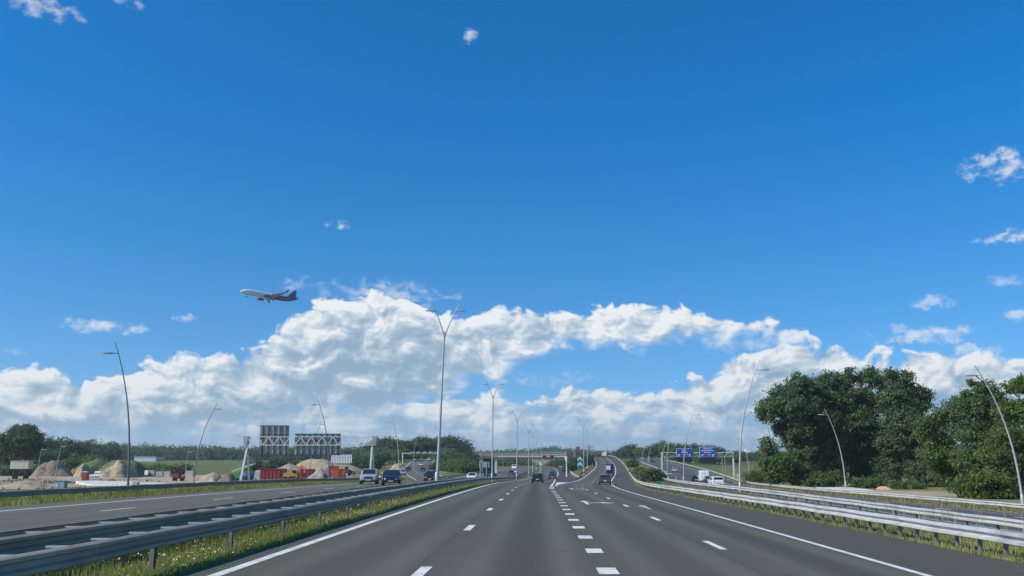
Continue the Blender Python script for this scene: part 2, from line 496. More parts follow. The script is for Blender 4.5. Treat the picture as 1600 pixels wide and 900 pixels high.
# ------------------------------------------------------------------ ground sheet
def grid_axis(lim, fine, step0, grow):
    out, x, s = [0.0], 0.0, step0
    while x < lim:
        if x > fine: s *= grow
        x += s; out.append(x)
    return out
xa_ = grid_axis(6000, 98, 0.9, 1.14)
xs = np.array([-x for x in reversed(xa_[1:])] + xa_)
ysl, y, s = [], -30.0, 1.2
while y < 9000:
    ysl.append(y)
    if y > 60: s = min(s * 1.02, 6.0) if y < 700 else s * 1.12
    y += s
ysl.append(9000.0)
ys_ = np.array(ysl)
GX, GY = np.meshgrid(xs, ys_)
GZ = ground(GX, GY)
nx, ny = len(xs), len(ys_)
verts = np.stack([GX, GY, GZ], -1).reshape(-1, 3)
idx = np.arange(nx * ny).reshape(ny, nx)
quads = np.stack([idx[:-1, :-1], idx[:-1, 1:], idx[1:, 1:], idx[1:, :-1]], -1).reshape(-1, 4)

def quad_mesh(name, verts, quads, mats, smooth=False, attrs=None):
    me = bpy.data.meshes.new(name)
    nv, nq = len(verts), len(quads)
    k = quads.shape[1]
    me.vertices.add(nv); me.vertices.foreach_set('co', np.asarray(verts, np.float32).ravel())
    me.loops.add(nq * k); me.loops.foreach_set('vertex_index', quads.astype(np.int32).ravel())
    me.polygons.add(nq)
    me.polygons.foreach_set('loop_start', np.arange(0, nq * k, k, dtype=np.int32))
    me.update(calc_edges=True)
    for m_ in (mats if isinstance(mats, (list, tuple)) else [mats]): me.materials.append(m_)
    me.polygons.foreach_set('use_smooth', np.full(nq, bool(smooth)))
    for an, av in (attrs or {}).items():
        at = me.attributes.new(an, 'FLOAT', 'POINT'); at.data.foreach_set('value', np.asarray(av, np.float32).ravel())
    me.validate()
    return me

# what the soil is: bare sand of the building site, path by the trees, worn verge edges; elsewhere grass
nz = vnoise(GX, GY, 9, 5) * 0.6 + vnoise(GX, GY, 3.1, 6) * 0.4
site = sstep(-28, -40, GX + 0.10 * (GY - 120)) * sstep(118, 150, GY) * sstep(345, 300, GY + 18 * (vnoise(GX, GY, 30, 8) - .5))
site = site * sstep(0.36, 0.56, nz * 0.75 + 0.20 * sstep(150, 190, GY) + 0.10)
px_, py_ = GX, GY
path = sstep(2.0, 0.3, np.abs(GY - (122 + 0.0 * GX)) - 13 + 5 * (nz - .5)) * sstep(43.0, 46, GX) * sstep(74, 62, GX)
soil = np.clip(np.maximum(site, path), 0, 1)
rightdry = sstep(9, 13, GX - G0 * GY) * sstep(420, 260, GY) * 0.85 * sstep(0.35, 0.6, nz)
slopes = sstep(-70, -30, GX) * sstep(-16, -26, GX) * sstep(170, 230, GY) * sstep(420, 330, GY) * sstep(.4, .6, nz)
island = sstep(0, 2, GX - XI1(GY)) * sstep(0, 1.5, XRL(GY) - GX) * sstep(200, 215, GY) * 0.7
dry = np.clip(np.maximum(np.maximum(rightdry, slopes), island), 0, 1)

gm = bpy.data.materials.new("grassland"); gm.use_nodes = True
t = NT(gm.node_tree); b = gm.node_tree.nodes['Principled BSDF']
geo = t.new('ShaderNodeNewGeometry'); P = geo.outputs['Position']
asoil = t.new('ShaderNodeAttribute', attribute_name='soil').outputs['Fac']
adry = t.new('ShaderNodeAttribute', attribute_name='dry').outputs['Fac']
nf = t.noise(P, 1.1, 6.0, 0.65); nm = t.noise(P, 0.09, 4.0, 0.6); nl = t.noise(P, 0.012, 3.0, 0.55)
grass = t.mix(t.mr(nf, 0.3, 0.7), (0.070, 0.095, 0.026), (0.135, 0.165, 0.050))
grass = t.mix(t.mr(nm, 0.42, 0.64, 0, 0.75), grass, (0.185, 0.185, 0.068))
grass = t.mix(t.mr(nl, 0.45, 0.65, 0, 0.6), grass, (0.085, 0.135, 0.042))
dryc = t.mix(t.mr(nf, 0.3, 0.7), (0.22, 0.19, 0.085), (0.42, 0.35, 0.18))
sand = t.mix(t.mr(nf, 0.3, 0.7), (0.34, 0.28, 0.20), (0.50, 0.43, 0.32))
sand = t.mix(t.mr(nm, 0.45, 0.65, 0, 0.8), sand, (0.26, 0.21, 0.15))
c = t.mix(t.m('MULTIPLY', adry, t.mr(nf, 0.35, 0.6, 0.3, 1.0)), grass, dryc)
c = t.mix(t.mr(t.m('ADD', asoil, t.m('MULTIPLY', t.m('SUBTRACT', nf, 0.5), 0.7)), 0.35, 0.65), c, sand)
t.put(b.inputs['Base Color'], c); b.inputs['Roughness'].default_value = 0.95
b.inputs['Specular IOR Level'].default_value = 0.15
bn = t.new('ShaderNodeBump'); bn.inputs['Strength'].default_value = 0.6; bn.inputs['Distance'].default_value = 0.25
t.put(bn.inputs['Height'], nf); t.put(b.inputs['Normal'], bn.outputs[0])
go = link('ground', quad_mesh('ground', verts, quads, gm, True, {'soil': soil, 'dry': dry}))
props(go, kind='structure')

# ------------------------------------------------------------------ asphalt
def asphalt(name, c1, c2, bands, worn):
    m = bpy.data.materials.new(name); m.use_nodes = True
    t = NT(m.node_tree); b = m.node_tree.nodes['Principled BSDF']
    uv = t.new('ShaderNodeUVMap', uv_map='road').outputs[0]
    geo = t.new('ShaderNodeNewGeometry'); P = geo.outputs['Position']
    s = t.new('ShaderNodeSeparateXYZ'); t.l.new(uv, s.inputs[0])
    u, v = s.outputs[0], s.outputs[1]
    fine = t.noise(P, 45.0, 4.0, 0.7)
    mid = t.noise(P, 1.3, 5.0, 0.6)
    lng = t.noise(t.comb(t.m('MULTIPLY', u, 1.0), t.m('MULTIPLY', v, 0.012)), 0.9, 5.0, 0.55, flat=True)
    pat = t.noise(t.comb(t.m('MULTIPLY', u, 0.25), t.m('MULTIPLY', v, 0.03)), 1.0, 3.0, 0.5, flat=True)
    c = t.mix(t.mr(lng, 0.32, 0.68), c1, c2)
    # polished wheel tracks: two per lane, a darker oil line down the lane's middle
    ph = t.m('FRACT', t.m('DIVIDE', t.m('ADD', u, 0.0), bands))
    wave = t.m('ABSOLUTE', t.m('SUBTRACT', ph, 0.5))
    oil = t.m('MULTIPLY', t.mr(wave, 0.0, 0.27, 1.0, 0.0, True), t.mr(u, 3.2, 3.8, 0.45, 1.0))
    trk = t.mr(t.m('ABSOLUTE', t.m('SUBTRACT', wave, 0.26)), 0.0, 0.16, 1.0, 0.0, True)
    c = t.mix(t.m('MULTIPLY', oil, worn * 0.55), c, tuple(x * 0.50 for x in c1))
    c = t.mix(t.m('MULTIPLY', trk, worn * 0.45), c, tuple(x * 1.35 for x in c2))
    c = t.mix(t.mr(pat, 0.5, 0.7, 0, 0.3), c, tuple(x * 0.72 for x in c1))
    c = t.mix(t.mr(fine, 0.3, 0.75, 0.0, 0.5), c, tuple(x * 1.6 for x in c2))
    c = t.mix(t.mr(mid, 0.56, 0.75, 0, 0.35), c, tuple(x * 0.65 for x in c1))
    # paving joints between the lanes, transverse day joints, drips and repaired cracks
    wob = t.m('MULTIPLY', t.m('SUBTRACT', t.noise(t.comb(u, t.m('MULTIPLY', v, 0.35)), 1.5, 3.0, 0.6, flat=True), 0.5), 0.10)
    seam = t.mr(t.m('ABSOLUTE', t.m('SUBTRACT', t.m('FRACT', t.m('DIVIDE', t.m('ADD', t.m('ADD', u, wob), bands * 0.5 + 0.30), bands)), 0.5)), 0.0, 0.012, 0.55, 0.0)
    c = t.mix(t.m('MULTIPLY', seam, t.mr(pat, 0.35, 0.6, 0.2, 1.0)), c, tuple(x * 0.45 for x in c1))
    drip = t.noise(t.comb(t.m('MULTIPLY', u, 3.0), t.m('MULTIPLY', v, 0.5)), 1.6, 4.0, 0.7, flat=True)
    c = t.mix(t.mr(drip, 0.63, 0.74, 0.0, 0.5), c, tuple(x * 0.5 for x in c1))
    vor = t.new('ShaderNodeTexVoronoi', feature='DISTANCE_TO_EDGE', voronoi_dimensions='2D')
    t.put(vor.inputs['Vector'], t.comb(t.m('ADD', t.m('MULTIPLY', u, 0.16), t.m('MULTIPLY', mid, 0.25)), t.m('MULTIPLY', v, 0.035)))
    vor.inputs['Scale'].default_value = 1.0
    c = t.mix(t.m('MULTIPLY', t.mr(vor.outputs['Distance'], 0.0, 0.006, 0.5, 0.0), t.mr(lng, 0.45, 0.6)), c, tuple(x * 0.4 for x in c1))
    t.put(b.inputs['Base Color'], c)
    t.put(b.inputs['Roughness'], t.mr(fine, 0.3, 0.7, 0.72, 0.92))
    b.inputs['Specular IOR Level'].default_value = 0.35
    bn = t.new('ShaderNodeBump'); bn.inputs['Strength'].default_value = 0.35; bn.inputs['Distance'].default_value = 0.01
    t.put(bn.inputs['Height'], fine); t.put(b.inputs['Normal'], bn.outputs[0])
    return m
asp_main = asphalt('asphalt_main', (0.071, 0.073, 0.052), (0.090, 0.092, 0.067), 3.42, 1.35)
asp_old = asphalt('asphalt_opposite', (0.088, 0.089, 0.066), (0.110, 0.111, 0.083), 3.6, 0.55)
asp_shoulder = asphalt('asphalt_shoulder', (0.064, 0.060, 0.045), (0.080, 0.075, 0.057), 5.0, 0.15)
asp_gore = asphalt('asphalt_gore', (0.050, 0.044, 0.043), (0.066, 0.058, 0.056), 5.0, 0.1)
asp_right = asphalt('asphalt_right', (0.062, 0.064, 0.060), (0.082, 0.084, 0.079), 3.6, 0.5)

def sheet(name, a, b, zf, y0, y1, m, ref, n=8, lift=0.0, parent=None, skirt=True, ystep=1.5):
    sk = (0, 0) if skirt is False else ((1, 1) if skirt is True else skirt)
    ys = ysteps(y0, y1, ystep)
    vs, uv = [], []
    for Y in ys:
        x0, x1 = float(a(Y)), float(b(Y))
        r = float(ref(Y))
        row = [x0 + (x1 - x0) * i / n for i in range(n + 1)]
        zs = [float(zf(x, Y)) + lift for x in row]
        if sk[0]: row = [x0 - 0.05] + row; zs = [zs[0] - 0.3] + zs
        if sk[1]: row = row + [x1 + 0.05]; zs = zs + [zs[-1] - 0.3]
        for x, z in zip(row, zs):
            vs.append((x, Y, z)); uv.append((x - r, Y))
    k = n + 1 + sum(sk)
    I = np.arange(len(ys) * k).reshape(len(ys), k)
    q = np.stack([I[:-1, :-1], I[:-1, 1:], I[1:, 1:], I[1:, :-1]], -1).reshape(-1, 4)
    me = quad_mesh(name, np.array(vs), q, m, False)
    ul = me.uv_layers.new(name='road')
    li = np.empty(len(me.loops), np.int32); me.loops.foreach_get('vertex_index', li)
    ul.data.foreach_set('uv', np.array(uv, np.float32)[li].ravel())
    return link(name, me, parent)
main_road = props(sheet('main_road', lambda Y: XL(Y) - 0.55, XLR, zL, -20, 1200, asp_main, lambda Y: XL(Y), skirt=(1, 0)), kind='structure')
exit_road = props(sheet('exit_road', XRL, XR, zR, -20, 690, asp_main, lambda Y: XRL(Y), skirt=False), kind='structure')
hard_shoulder = props(sheet('hard_shoulder', XR, lambda Y: XRAIL(Y) - 0.5, zR, -20, 690, asp_shoulder, lambda Y: XR(Y), n=3, skirt=(0, 1)), kind='structure')
gore = props(sheet('gore_paving', lambda Y: XLR(Y), lambda Y: XRL(Y), zG, 100, 208, asp_gore, lambda Y: XL(Y), n=6, skirt=False), kind='structure')
gore2 = props(sheet('branch_shoulder', XLR, lambda Y: XI1(Y) - 0.5, zL, 208, 900, asp_gore, lambda Y: XL(Y), n=3, skirt=(0, 1)), kind='structure')
opp_road = props(sheet('opposite_carriageway', lambda Y: XOL(Y) - 2.3, lambda Y: XL(Y) - 4.0, zO, -20, 1200, asp_old, lambda Y: XOL(Y)), kind='structure')
slip_road = props(sheet('slip_road', lambda Y: XBL(Y) - 1.2, lambda Y: np.minimum(XBR(Y) + 1.0, np.where(np.asarray(Y) < 215, XOL(Y) - 2.35, 1e6)), zB, 172, 650, asp_old, lambda Y: XBL(Y)), kind='structure')
right_road = props(sheet('right_carriageway', lambda Y: XCL(Y) - 0.8, lambda Y: XCRAIL(Y) - 1.3, zC, -20, 690, asp_right, lambda Y: XCL(Y), n=10), kind='structure')

# ------------------------------------------------------------------ painted markings (thin sheets just proud of the asphalt)
paint = mat('road_paint', (0.74, 0.74, 0.69), 0.65, 0, 0.10, 7.0, dirt=(0.36, 0.36, 0.33), coords='Object')
paint_grey = mat('road_paint_worn', (0.36, 0.36, 0.35), 0.7, 0, 0.2, 4.0)
paint_yellow = mat('road_paint_yellow', (0.45, 0.40, 0.17), 0.7, 0, 0.2, 4.0)
def strip(name, xf, zf, y0, y1, w, parent, m=paint, lift=0.006, step=1.5):
    return sheet(name, lambda Y: xf(Y) - w / 2, lambda Y: xf(Y) + w / 2, zf, y0, y1, m, lambda Y: 0.0, n=1, lift=lift, parent=parent, skirt=False, ystep=step)
def dashes(name, xf, zf, parent, starts, length, w, m=paint):
    for y0 in starts:
        yy = [y0, y0 + length / 2, y0 + length]
        vs = []
        for Y in yy:
            x = float(xf(Y))
            for s_ in (-1, 1):
                vs.append((x + s_ * w / 2, Y, float(zf(x, Y)) + (0.007 if Y < 120 else 0.015)))
        me = quad_mesh(name, np.array(vs), np.array([(0, 1, 3, 2), (2, 3, 5, 4)]), m)
        link(name, me, parent)
strip('edge_line', XL, zL, -20, 1000, 0.20, main_road)
strip('edge_line', lambda Y: XLR(Y) - 0.12, zL, 104, 1000, 0.24, main_road)
strip('edge_line', lambda Y: XRL(Y) + 0.13, zR, 104, 640, 0.22, exit_road)
strip('edge_line', lambda Y: XR(Y) - 0.11, zR, -20, 640, 0.20, exit_road)
strip('edge_line', lambda Y: XOR(Y) + 0.0, zO, -20, 1000, 0.2, opp_road)
strip('edge_line', XOL, zO, -20, 178, 0.22, opp_road)
strip('edge_line', lambda Y: XOL(Y), zO, 225, 1000, 0.22, opp_road)
strip('edge_line', XBL, zB, 180, 640, 0.3, slip_road)
strip('edge_line', XBR, zB, 222, 640, 0.3, slip_road)
strip('edge_line', XCL, zC, -20, 640, 0.22, right_road)
strip('edge_line', lambda Y: XCRAIL(Y) - 4.2, zC, -20, 640, 0.22, right_road)
strip('yellow_line', lambda Y: XCRAIL(Y) - 1.9, zC, -20, 200, 0.22, right_road, paint_yellow)
xmid1 = lambda Y: XL(Y) + (XLR(Y) - XL(Y)) * 0.487
xmid2 = lambda Y: XRL(Y) + np.where(np.asarray(Y) < 110, 3.42, 3.42) + 0.0 * np.asarray(Y)
xmid2 = tab([(-20, 4.2), (0, 4.76), (60, 6.5), (95, 7.55), (125, 9.9), (150, 13.2), (195, 18.4), (222, 21.9), (305, 31.6), (405, 41.8), (470, 47.2), (525, 50.9), (640, 55.2)])
dashes('lane_dash', xmid1, zL, main_road, [15.2 + 12 * i for i in range(-1, 38)], 2.4, 0.22)
dashes('lane_dash', xmid2, zR, exit_road, [11.2 + 12.2 * i for i in range(-1, 40)], 2.6, 0.18)
dashes('block_mark', lambda Y: XLR(Y) + 0.02, zL, main_road, [17.3 + 4.1 * i for i in range(-2, 16)], 1.08, 0.39)
strip('block_mark', lambda Y: XLR(Y) + 0.0, zL, 86, 104, 0.52, main_road, paint_grey)
dashes('lane_dash', lambda Y: XOL(Y) + 3.75, zO, opp_road, [34.5 + 12 * i for i in range(-2, 45)], 3.0, 0.16)
dashes('lane_dash', lambda Y: XOL(Y) + 7.4, zO, opp_road, [36.5 + 12 * i for i in range(-2, 45)], 3.0, 0.16)
dashes('lane_dash', lambda Y: XBL(Y) + 3.8, zB, slip_road, [190 + 12 * i for i in range(0, 30)], 3.0, 0.2)
dashes('lane_dash', lambda Y: XBL(Y) + 7.4, zB, slip_road, [230 + 12 * i for i in range(0, 27)], 3.0, 0.2)
for k, off in enumerate((3.6, 7.2, 10.4)):
    dashes('lane_dash', lambda Y, off=off: XCL(Y) + off, zC, right_road, [28.0 + 2.3 * k + (12 if k != 1 else 5.5) * i for i in range(-2, 40 if k != 1 else 26)], 3.0 if k != 1 else 2.3, 0.18 if k != 1 else 0.45)
# white painted triangle in the fork
vs, ys = [], np.linspace(112.5, 151, 20)
for Y in ys:
    for x in (float(XLR(Y)) + 0.28, float(XRL(Y)) - 0.10):
        vs.append((x, Y, float(zG(x, Y)) + 0.010))
I = np.arange(40).reshape(20, 2)
q = np.stack([I[:-1, 0], I[:-1, 1], I[1:, 1], I[1:, 0]], -1)
link('hatched_triangle', quad_mesh('hatched_triangle', np.array(vs), q, paint), gore)
# lane arrows
def arrow(cx, cy, sc_, parent, zf, turn=True):
    polys = [[(-0.08, -2.6), (0.08, -2.6), (0.10, 1.2), (-0.10, 1.2)], [(-0.32, 1.2), (0.32, 1.2), (0.0, 2.9)]]
    if turn:
        polys += [[(0.10, -1.0), (0.10, -0.5), (0.95, 0.75), (0.95, 0.25)], [(0.95, -0.35), (0.95, 1.35), (1.75, 0.75), (1.55, 0.3)]]
    vs, fs = [], []
    for p in polys:
        bse = len(vs)
        for x, y in p:
            X_, Y_ = cx + x * sc_, cy + y * sc_
            X_ += G0 * (Y_ - cy)
            vs.append((X_, Y_, float(zf(X_, Y_)) + 0.007))
        fs.append(tuple(range(bse, len(vs))))
    mb = MB(); mb.add(vs, fs); mb.build('lane_arrow', paint, parent, fix=False)
arrow(XP(915, 52, 782), 52, 1.0, exit_road, zR)
arrow(XP(893, 90, 760), 90, 1.05, exit_road, zR)
arrow(XP(1008, 48, 785), 48, 0.8, exit_road, zR, False)
# ------------------------------------------------------------------ guardrails
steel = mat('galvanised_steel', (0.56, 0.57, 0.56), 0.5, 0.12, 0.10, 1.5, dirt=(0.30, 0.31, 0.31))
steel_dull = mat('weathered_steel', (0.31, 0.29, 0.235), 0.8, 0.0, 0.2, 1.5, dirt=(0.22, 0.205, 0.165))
post_steel = mat('post_steel', (0.20, 0.21, 0.21), 0.65, 0.4, 0.2, 4.0)
spacer_steel = mat('spacer_steel', (0.46, 0.46, 0.44), 0.55, 0.2, 0.15, 4.0)
WPROF = [(0.0, 0.0), (0.04, 0.02), (0.125, 0.10), (0.13, 0.28), (0.0, 0.38), (0.0, 0.62), (0.125, 0.72), (0.125, 0.90), (0.04, 0.98), (0.0, 1.0)]
def beam(name, xf, zf, ys, face, bot, top, m, parent, deep=1.0):
    """W-profile steel beam, face = +1 bulges to the right, -1 to the left"""
    vs, fs = [], []
    loop = [(d * deep * face, h) for d, h in WPROF] + [((d * deep - 0.012) * face, h) for d, h in reversed(WPROF)]
    n = len(loop)
    for i, Y in enumerate(ys):
        x, z = float(xf(Y)), float(zf(Y))
        j = 0.012 * math.sin(i * 1.7) * min(1, Y / 40)
        for d, h in loop:
            vs.append((x + d, Y, z + bot + (top - bot) * h + j))
    for i in range(len(ys) - 1):
        for k in range(n):
            fs.append((i * n + k, i * n + (k + 1) % n, (i + 1) * n + (k + 1) % n, (i + 1) * n + k))
    mb = MB(); mb.add(vs, fs)
    return mb.build(name, m, parent, smooth=50)
def c_post(h):
    mb = MB()
    mb.box((0, 0, h / 2), (0.012, 0.10, h)); mb.box((0.028, 0.047, h / 2), (0.056, 0.006, h)); mb.box((0.028, -0.047, h / 2), (0.056, 0.006, h))
    return mb.mesh('post', post_steel)
POST = c_post(1.0)
SPC = MB().box((0, 0, 0), (1.0, 0.06, 0.03)).mesh('spacer', spacer_steel)
def yrange(a, b, d):
    return [a + d * i for i in range(int((b - a) / d) + 1)]
def guardrail(label, xf, zf, y0, y1, beams, bot, top, post_step, post_off, post_to, m=steel, spacers=None, group=None, cat='guardrail', y_sp=None):
    x0 = float(xf(max(y0, 0)))
    root = thing('guardrail', label, cat, (0, 0, 0), 0, group)
    ys = yrange(y0, min(y1, 130), 1.5) + (yrange(max(132, y0), y1, 4.0) if y1 > 132 else [])
    for off, face in beams:
        beam('beam', lambda Y, o=off: xf(Y) + o, zf, ys, face, bot, top, m, root, 0.62 if m is steel_dull else 0.9)
    for i, Y in enumerate(yrange(y0, post_to, post_step)):
        x = float(xf(Y)) + post_off
        z = float(zf(Y))
        zb = min(z, gz(x, Y)) - 0.1
        o = link('post', POST, root)
        o.location = (x, Y, zb); o.scale = (1.25, 1.0, z + top - 0.05 - zb)
    if spacers:
        a, b, st, to = spacers
        for Y in yrange(y0, to, st):
            o = link('spacer', SPC, root)
            o.location = (float(xf(Y)) + (a + b) / 2, Y, float(zf(Y)) + top - 0.045); o.scale = (abs(b - a), 1, 1)
    return root
# pairs of rails down the central reserve, to the left of the main road
zmed = lambda Y: zL(XL(Y) - 1.2, Y)
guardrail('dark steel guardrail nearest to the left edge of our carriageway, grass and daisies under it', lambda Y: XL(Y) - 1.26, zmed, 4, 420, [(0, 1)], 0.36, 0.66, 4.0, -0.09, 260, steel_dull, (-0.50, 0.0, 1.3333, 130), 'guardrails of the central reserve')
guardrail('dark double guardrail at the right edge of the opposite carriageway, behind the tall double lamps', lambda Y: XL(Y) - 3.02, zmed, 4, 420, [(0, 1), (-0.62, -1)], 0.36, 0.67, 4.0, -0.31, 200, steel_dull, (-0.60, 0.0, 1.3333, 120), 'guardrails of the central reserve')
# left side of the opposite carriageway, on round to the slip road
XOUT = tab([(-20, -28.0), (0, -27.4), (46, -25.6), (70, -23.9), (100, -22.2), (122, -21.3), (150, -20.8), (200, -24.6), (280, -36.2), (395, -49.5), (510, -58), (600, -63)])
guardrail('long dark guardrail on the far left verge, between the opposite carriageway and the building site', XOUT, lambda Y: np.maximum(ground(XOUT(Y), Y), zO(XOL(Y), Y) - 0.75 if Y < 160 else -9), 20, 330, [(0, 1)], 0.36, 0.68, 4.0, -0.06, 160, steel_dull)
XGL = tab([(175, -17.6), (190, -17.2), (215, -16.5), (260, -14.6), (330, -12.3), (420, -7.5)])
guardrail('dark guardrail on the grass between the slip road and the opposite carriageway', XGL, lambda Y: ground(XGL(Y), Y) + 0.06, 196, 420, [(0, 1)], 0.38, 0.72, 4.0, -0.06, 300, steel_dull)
# right-hand side
zsh = lambda Y: zR(XRAIL(Y) - 0.6, Y)
guardrail('bright steel guardrail along our hard shoulder on the right', XRAIL, zsh, 6, 560, [(0, -1)], 0.30, 0.62, 1.3333, 0.13, 150, steel, None, 'guardrails on the right')
XR2 = lambda Y: XCL(Y) - 1.85
guardrail('bright steel guardrail beyond the dry grass, at the left edge of the right-hand carriageway', XR2, lambda Y: zC(XCL(Y) - .8, Y), 14, 420, [(0, -1)], 0.38, 0.70, 2.6667, 0.13, 200, steel, None, 'guardrails on the right')
guardrail('steel guardrail at the foot of the dark trees, far side of the right-hand carriageway', XCRAIL, lambda Y: zC(XCRAIL(Y) - 1.3, Y) - 0.05, 40, 520, [(0, -1)], 0.36, 0.70, 2.6667, 0.06, 260, steel, None, 'guardrails on the right')
# gore island
guardrail('guardrail on the left flank of the grassy fork island with the chevron board', XI1, lambda Y: np.maximum(zL(XI1(Y), Y), ground(XI1(Y), Y)), 214, 620, [(0, -1)], 0.30, 0.68, 4.0, 0.06, 330, steel, None, 'guardrails of the fork island')
XI2 = lambda Y: XRL(Y) - 1.3
guardrail('guardrail on the right flank of the fork island, climbing beside the exit road', XI2, lambda Y: zR(XRL(Y), Y), 214, 560, [(0, 1)], 0.30, 0.68, 4.0, -0.06, 420, steel_dull, None, 'guardrails of the fork island')
# cable-thin end loop of a rail beside the right carriageway
loop = MB()
xl_, yl_ = XP(1046, 168), 168
zl_ = gz(xl_, yl_)
loop.tube([(xl_ - 1.0, yl_ + 2, zl_ + 1.5), (xl_ + 0.4, yl_, zl_ + 1.5), (xl_ + 1.1, yl_, zl_ + 1.3), (xl_ + 1.25, yl_, zl_ + 0.9), (xl_ + 1.25, yl_, zl_)], 0.07, 6)
o = loop.build('rail_end_loop', spacer_steel, None, 40)
props(o, 'pale bent tube railing end on the grass beside the right-hand carriageway', 'railing')

# ------------------------------------------------------------------ street lamps
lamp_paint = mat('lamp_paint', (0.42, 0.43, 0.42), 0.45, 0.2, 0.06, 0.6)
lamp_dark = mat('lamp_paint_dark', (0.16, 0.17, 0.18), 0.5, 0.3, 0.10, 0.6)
lamp_glass = mat('lamp_lens', (0.55, 0.58, 0.6), 0.2, 0.0, 0.05)
def head_mesh(s=1.0):
    mb = MB()
    n = 7
    prof = [(-0.55, 0.05, 0.06), (-0.45, 0.14, 0.09), (0.0, 0.19, 0.10), (0.4, 0.15, 0.085), (0.55, 0.05, 0.05)]
    vs, fs = [], []
    for x, w, h in prof:
        for k in range(8):
            t_ = 2 * math.pi * k / 8
            vs.append((x * s, math.cos(t_) * w * s, (math.sin(t_) * h * (1.0 if math.sin(t_) > 0 else 0.45)) * s))
    for i in range(len(prof) - 1):
        for k in range(8):
            fs.append((i * 8 + k, i * 8 + (k + 1) % 8, (i + 1) * 8 + (k + 1) % 8, (i + 1) * 8 + k))
    fs += [tuple(range(8)), tuple(len(prof) * 8 - 8 + k for k in range(8))]
    mb.add(vs, fs)
    mb.k = 1
    mb.box((0.05 * s, 0, -0.05 * s), (0.7 * s, 0.22 * s, 0.02 * s))
    return mb
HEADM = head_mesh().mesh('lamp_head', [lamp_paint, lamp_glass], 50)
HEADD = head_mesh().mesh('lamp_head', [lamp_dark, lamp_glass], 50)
def single_lamp(label, px, py, Y, tip_px, tip_py, side, group, dark=False, x=None, z=None):
    """curved mast; side = +1 lamp head hangs to the right of it"""
    X = XP(px, Y, py) if x is None else x
    Z = gz(X, Y) if z is None else z
    tx, tz = W(tip_px, tip_py, Y)
    m = lamp_dark if dark else lamp_paint
    root = thing('street_lamp', label, 'street lamp', (X, Y, Z), 0, group)
    h, l = tz - Z, tx - X
    pts, rad = [], []
    for i in range(15):
        s_ = i / 14
        pts.append((l * (0.06 * s_ + 0.94 * s_ ** 2.5), 0, h * s_)); rad.append(0.115 - 0.072 * s_)
    MB().tube(pts, rad, 8).build('mast', m, root, 60)
    MB().lathe([(0.15, 0), (0.15, 1.1), (0.12, 1.15)], 8).build('mast_base', m, root, 40)
    s_ = 0.925
    hx, hz = l * (0.06 * s_ + 0.94 * s_ ** 2.5), h * s_
    MB().tube([(hx, 0, hz), (hx + side * 0.5, 0, hz + 0.02)], 0.035, 6).build('bracket', m, root)
    o = link('lamp_head', HEADD if dark else HEADM, root)
    o.location = (hx + side * 0.95, 0, hz + 0.02); o.scale = (side, 1, 1)
    return root
def double_lamp(label, X, Y, h, group, tilt=0.0, z=None, simple=False):
    Z = gz(X, Y) if z is None else z
    root = thing('double_street_lamp', label, 'street lamp', (X, Y, Z), 0, group)
    h1 = h * 0.845
    MB().tube([(tilt * i / 6, 0, h1 * i / 6) for i in range(7)], [0.135 - 0.07 * i / 6 for i in range(7)], 8).build('mast', lamp_paint, root, 60)
    MB().lathe([(0.18, 0), (0.18, 1.3), (0.14, 1.36)], 8).build('mast_base', lamp_paint, root, 40)
    for sgn in (-1, 1):
        pts = []
        for i in range(9):
            q = i / 8
            pts.append((tilt * (1 + q * 0.18) + sgn * (0.03 + 1.12 * q ** 1.25), 0, h1 - 0.5 + (h - h1 + 0.5) * q))
        MB().tube(pts, [0.06 - 0.03 * i / 8 for i in range(9)], 6).build('arm', lamp_paint, root, 60)
        q = 0.80
        hx, hz = tilt * 1.15 + sgn * (0.03 + 1.12 * q ** 1.25), h1 - 0.5 + (h - h1 + 0.5) * q
        o = link('lamp_head', HEADM, root)
        o.location = (hx + sgn * 0.42, 0, hz); o.scale = (sgn * 0.85, 0.9, 0.9)
    return root
GM = 'tall double lamps down the central reserve'
ordn = ['tallest and nearest double-armed street lamp in the central reserve', 'second double-armed street lamp of the central reserve, right of the nearest one', 'third double-armed lamp of the central reserve, above the dark cars of the opposite side',
        'fourth double-armed lamp of the central reserve, small in the distance', 'fifth double-armed lamp of the central reserve, close beside the fourth', 'sixth, very distant double-armed lamp of the central reserve', 'seventh, farthest double-armed lamp of the central reserve']
for i, (px, Y, hh) in enumerate([(683, 75, 15.6), (769, 138, 15.6), (807.5, 203, 15.6), (826, 268, 15.4), (832.5, 325, 15.6), (838, 400, 15.0), (846, 480, 15.0)]):
    X = XP(px, Y)
    double_lamp(ordn[i], X, Y, hh, GM, tilt=0.45 if i == 0 else 0.1)
GF = 'double lamps on the fork island'
double_lamp('slim double-armed lamp standing on the fork island behind the chevron board', XP(912.5, 235), 235, 14.6, GF)
double_lamp('slim double-armed lamp farther up the fork island beside the exit road', XP(918, 300), 300, 15.4, GF)
GL = 'single curved lamps on the left'
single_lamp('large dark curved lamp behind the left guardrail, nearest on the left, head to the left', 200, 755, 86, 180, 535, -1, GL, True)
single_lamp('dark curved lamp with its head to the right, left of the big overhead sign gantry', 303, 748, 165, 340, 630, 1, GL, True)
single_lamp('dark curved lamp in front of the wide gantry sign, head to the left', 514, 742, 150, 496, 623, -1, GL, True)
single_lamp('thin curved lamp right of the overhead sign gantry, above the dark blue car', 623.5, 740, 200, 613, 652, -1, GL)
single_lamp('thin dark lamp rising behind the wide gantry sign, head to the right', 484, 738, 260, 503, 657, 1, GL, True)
single_lamp('short grey lamp beside the brown sand heap on the far left', 59, 742, 270, 66, 699, 1, GL, x=XP(59, 270))
single_lamp('short grey lamp between the sand heaps and the grey cabinet', 88, 755, 250, 97, 694, 1, GL, x=XP(88, 250))
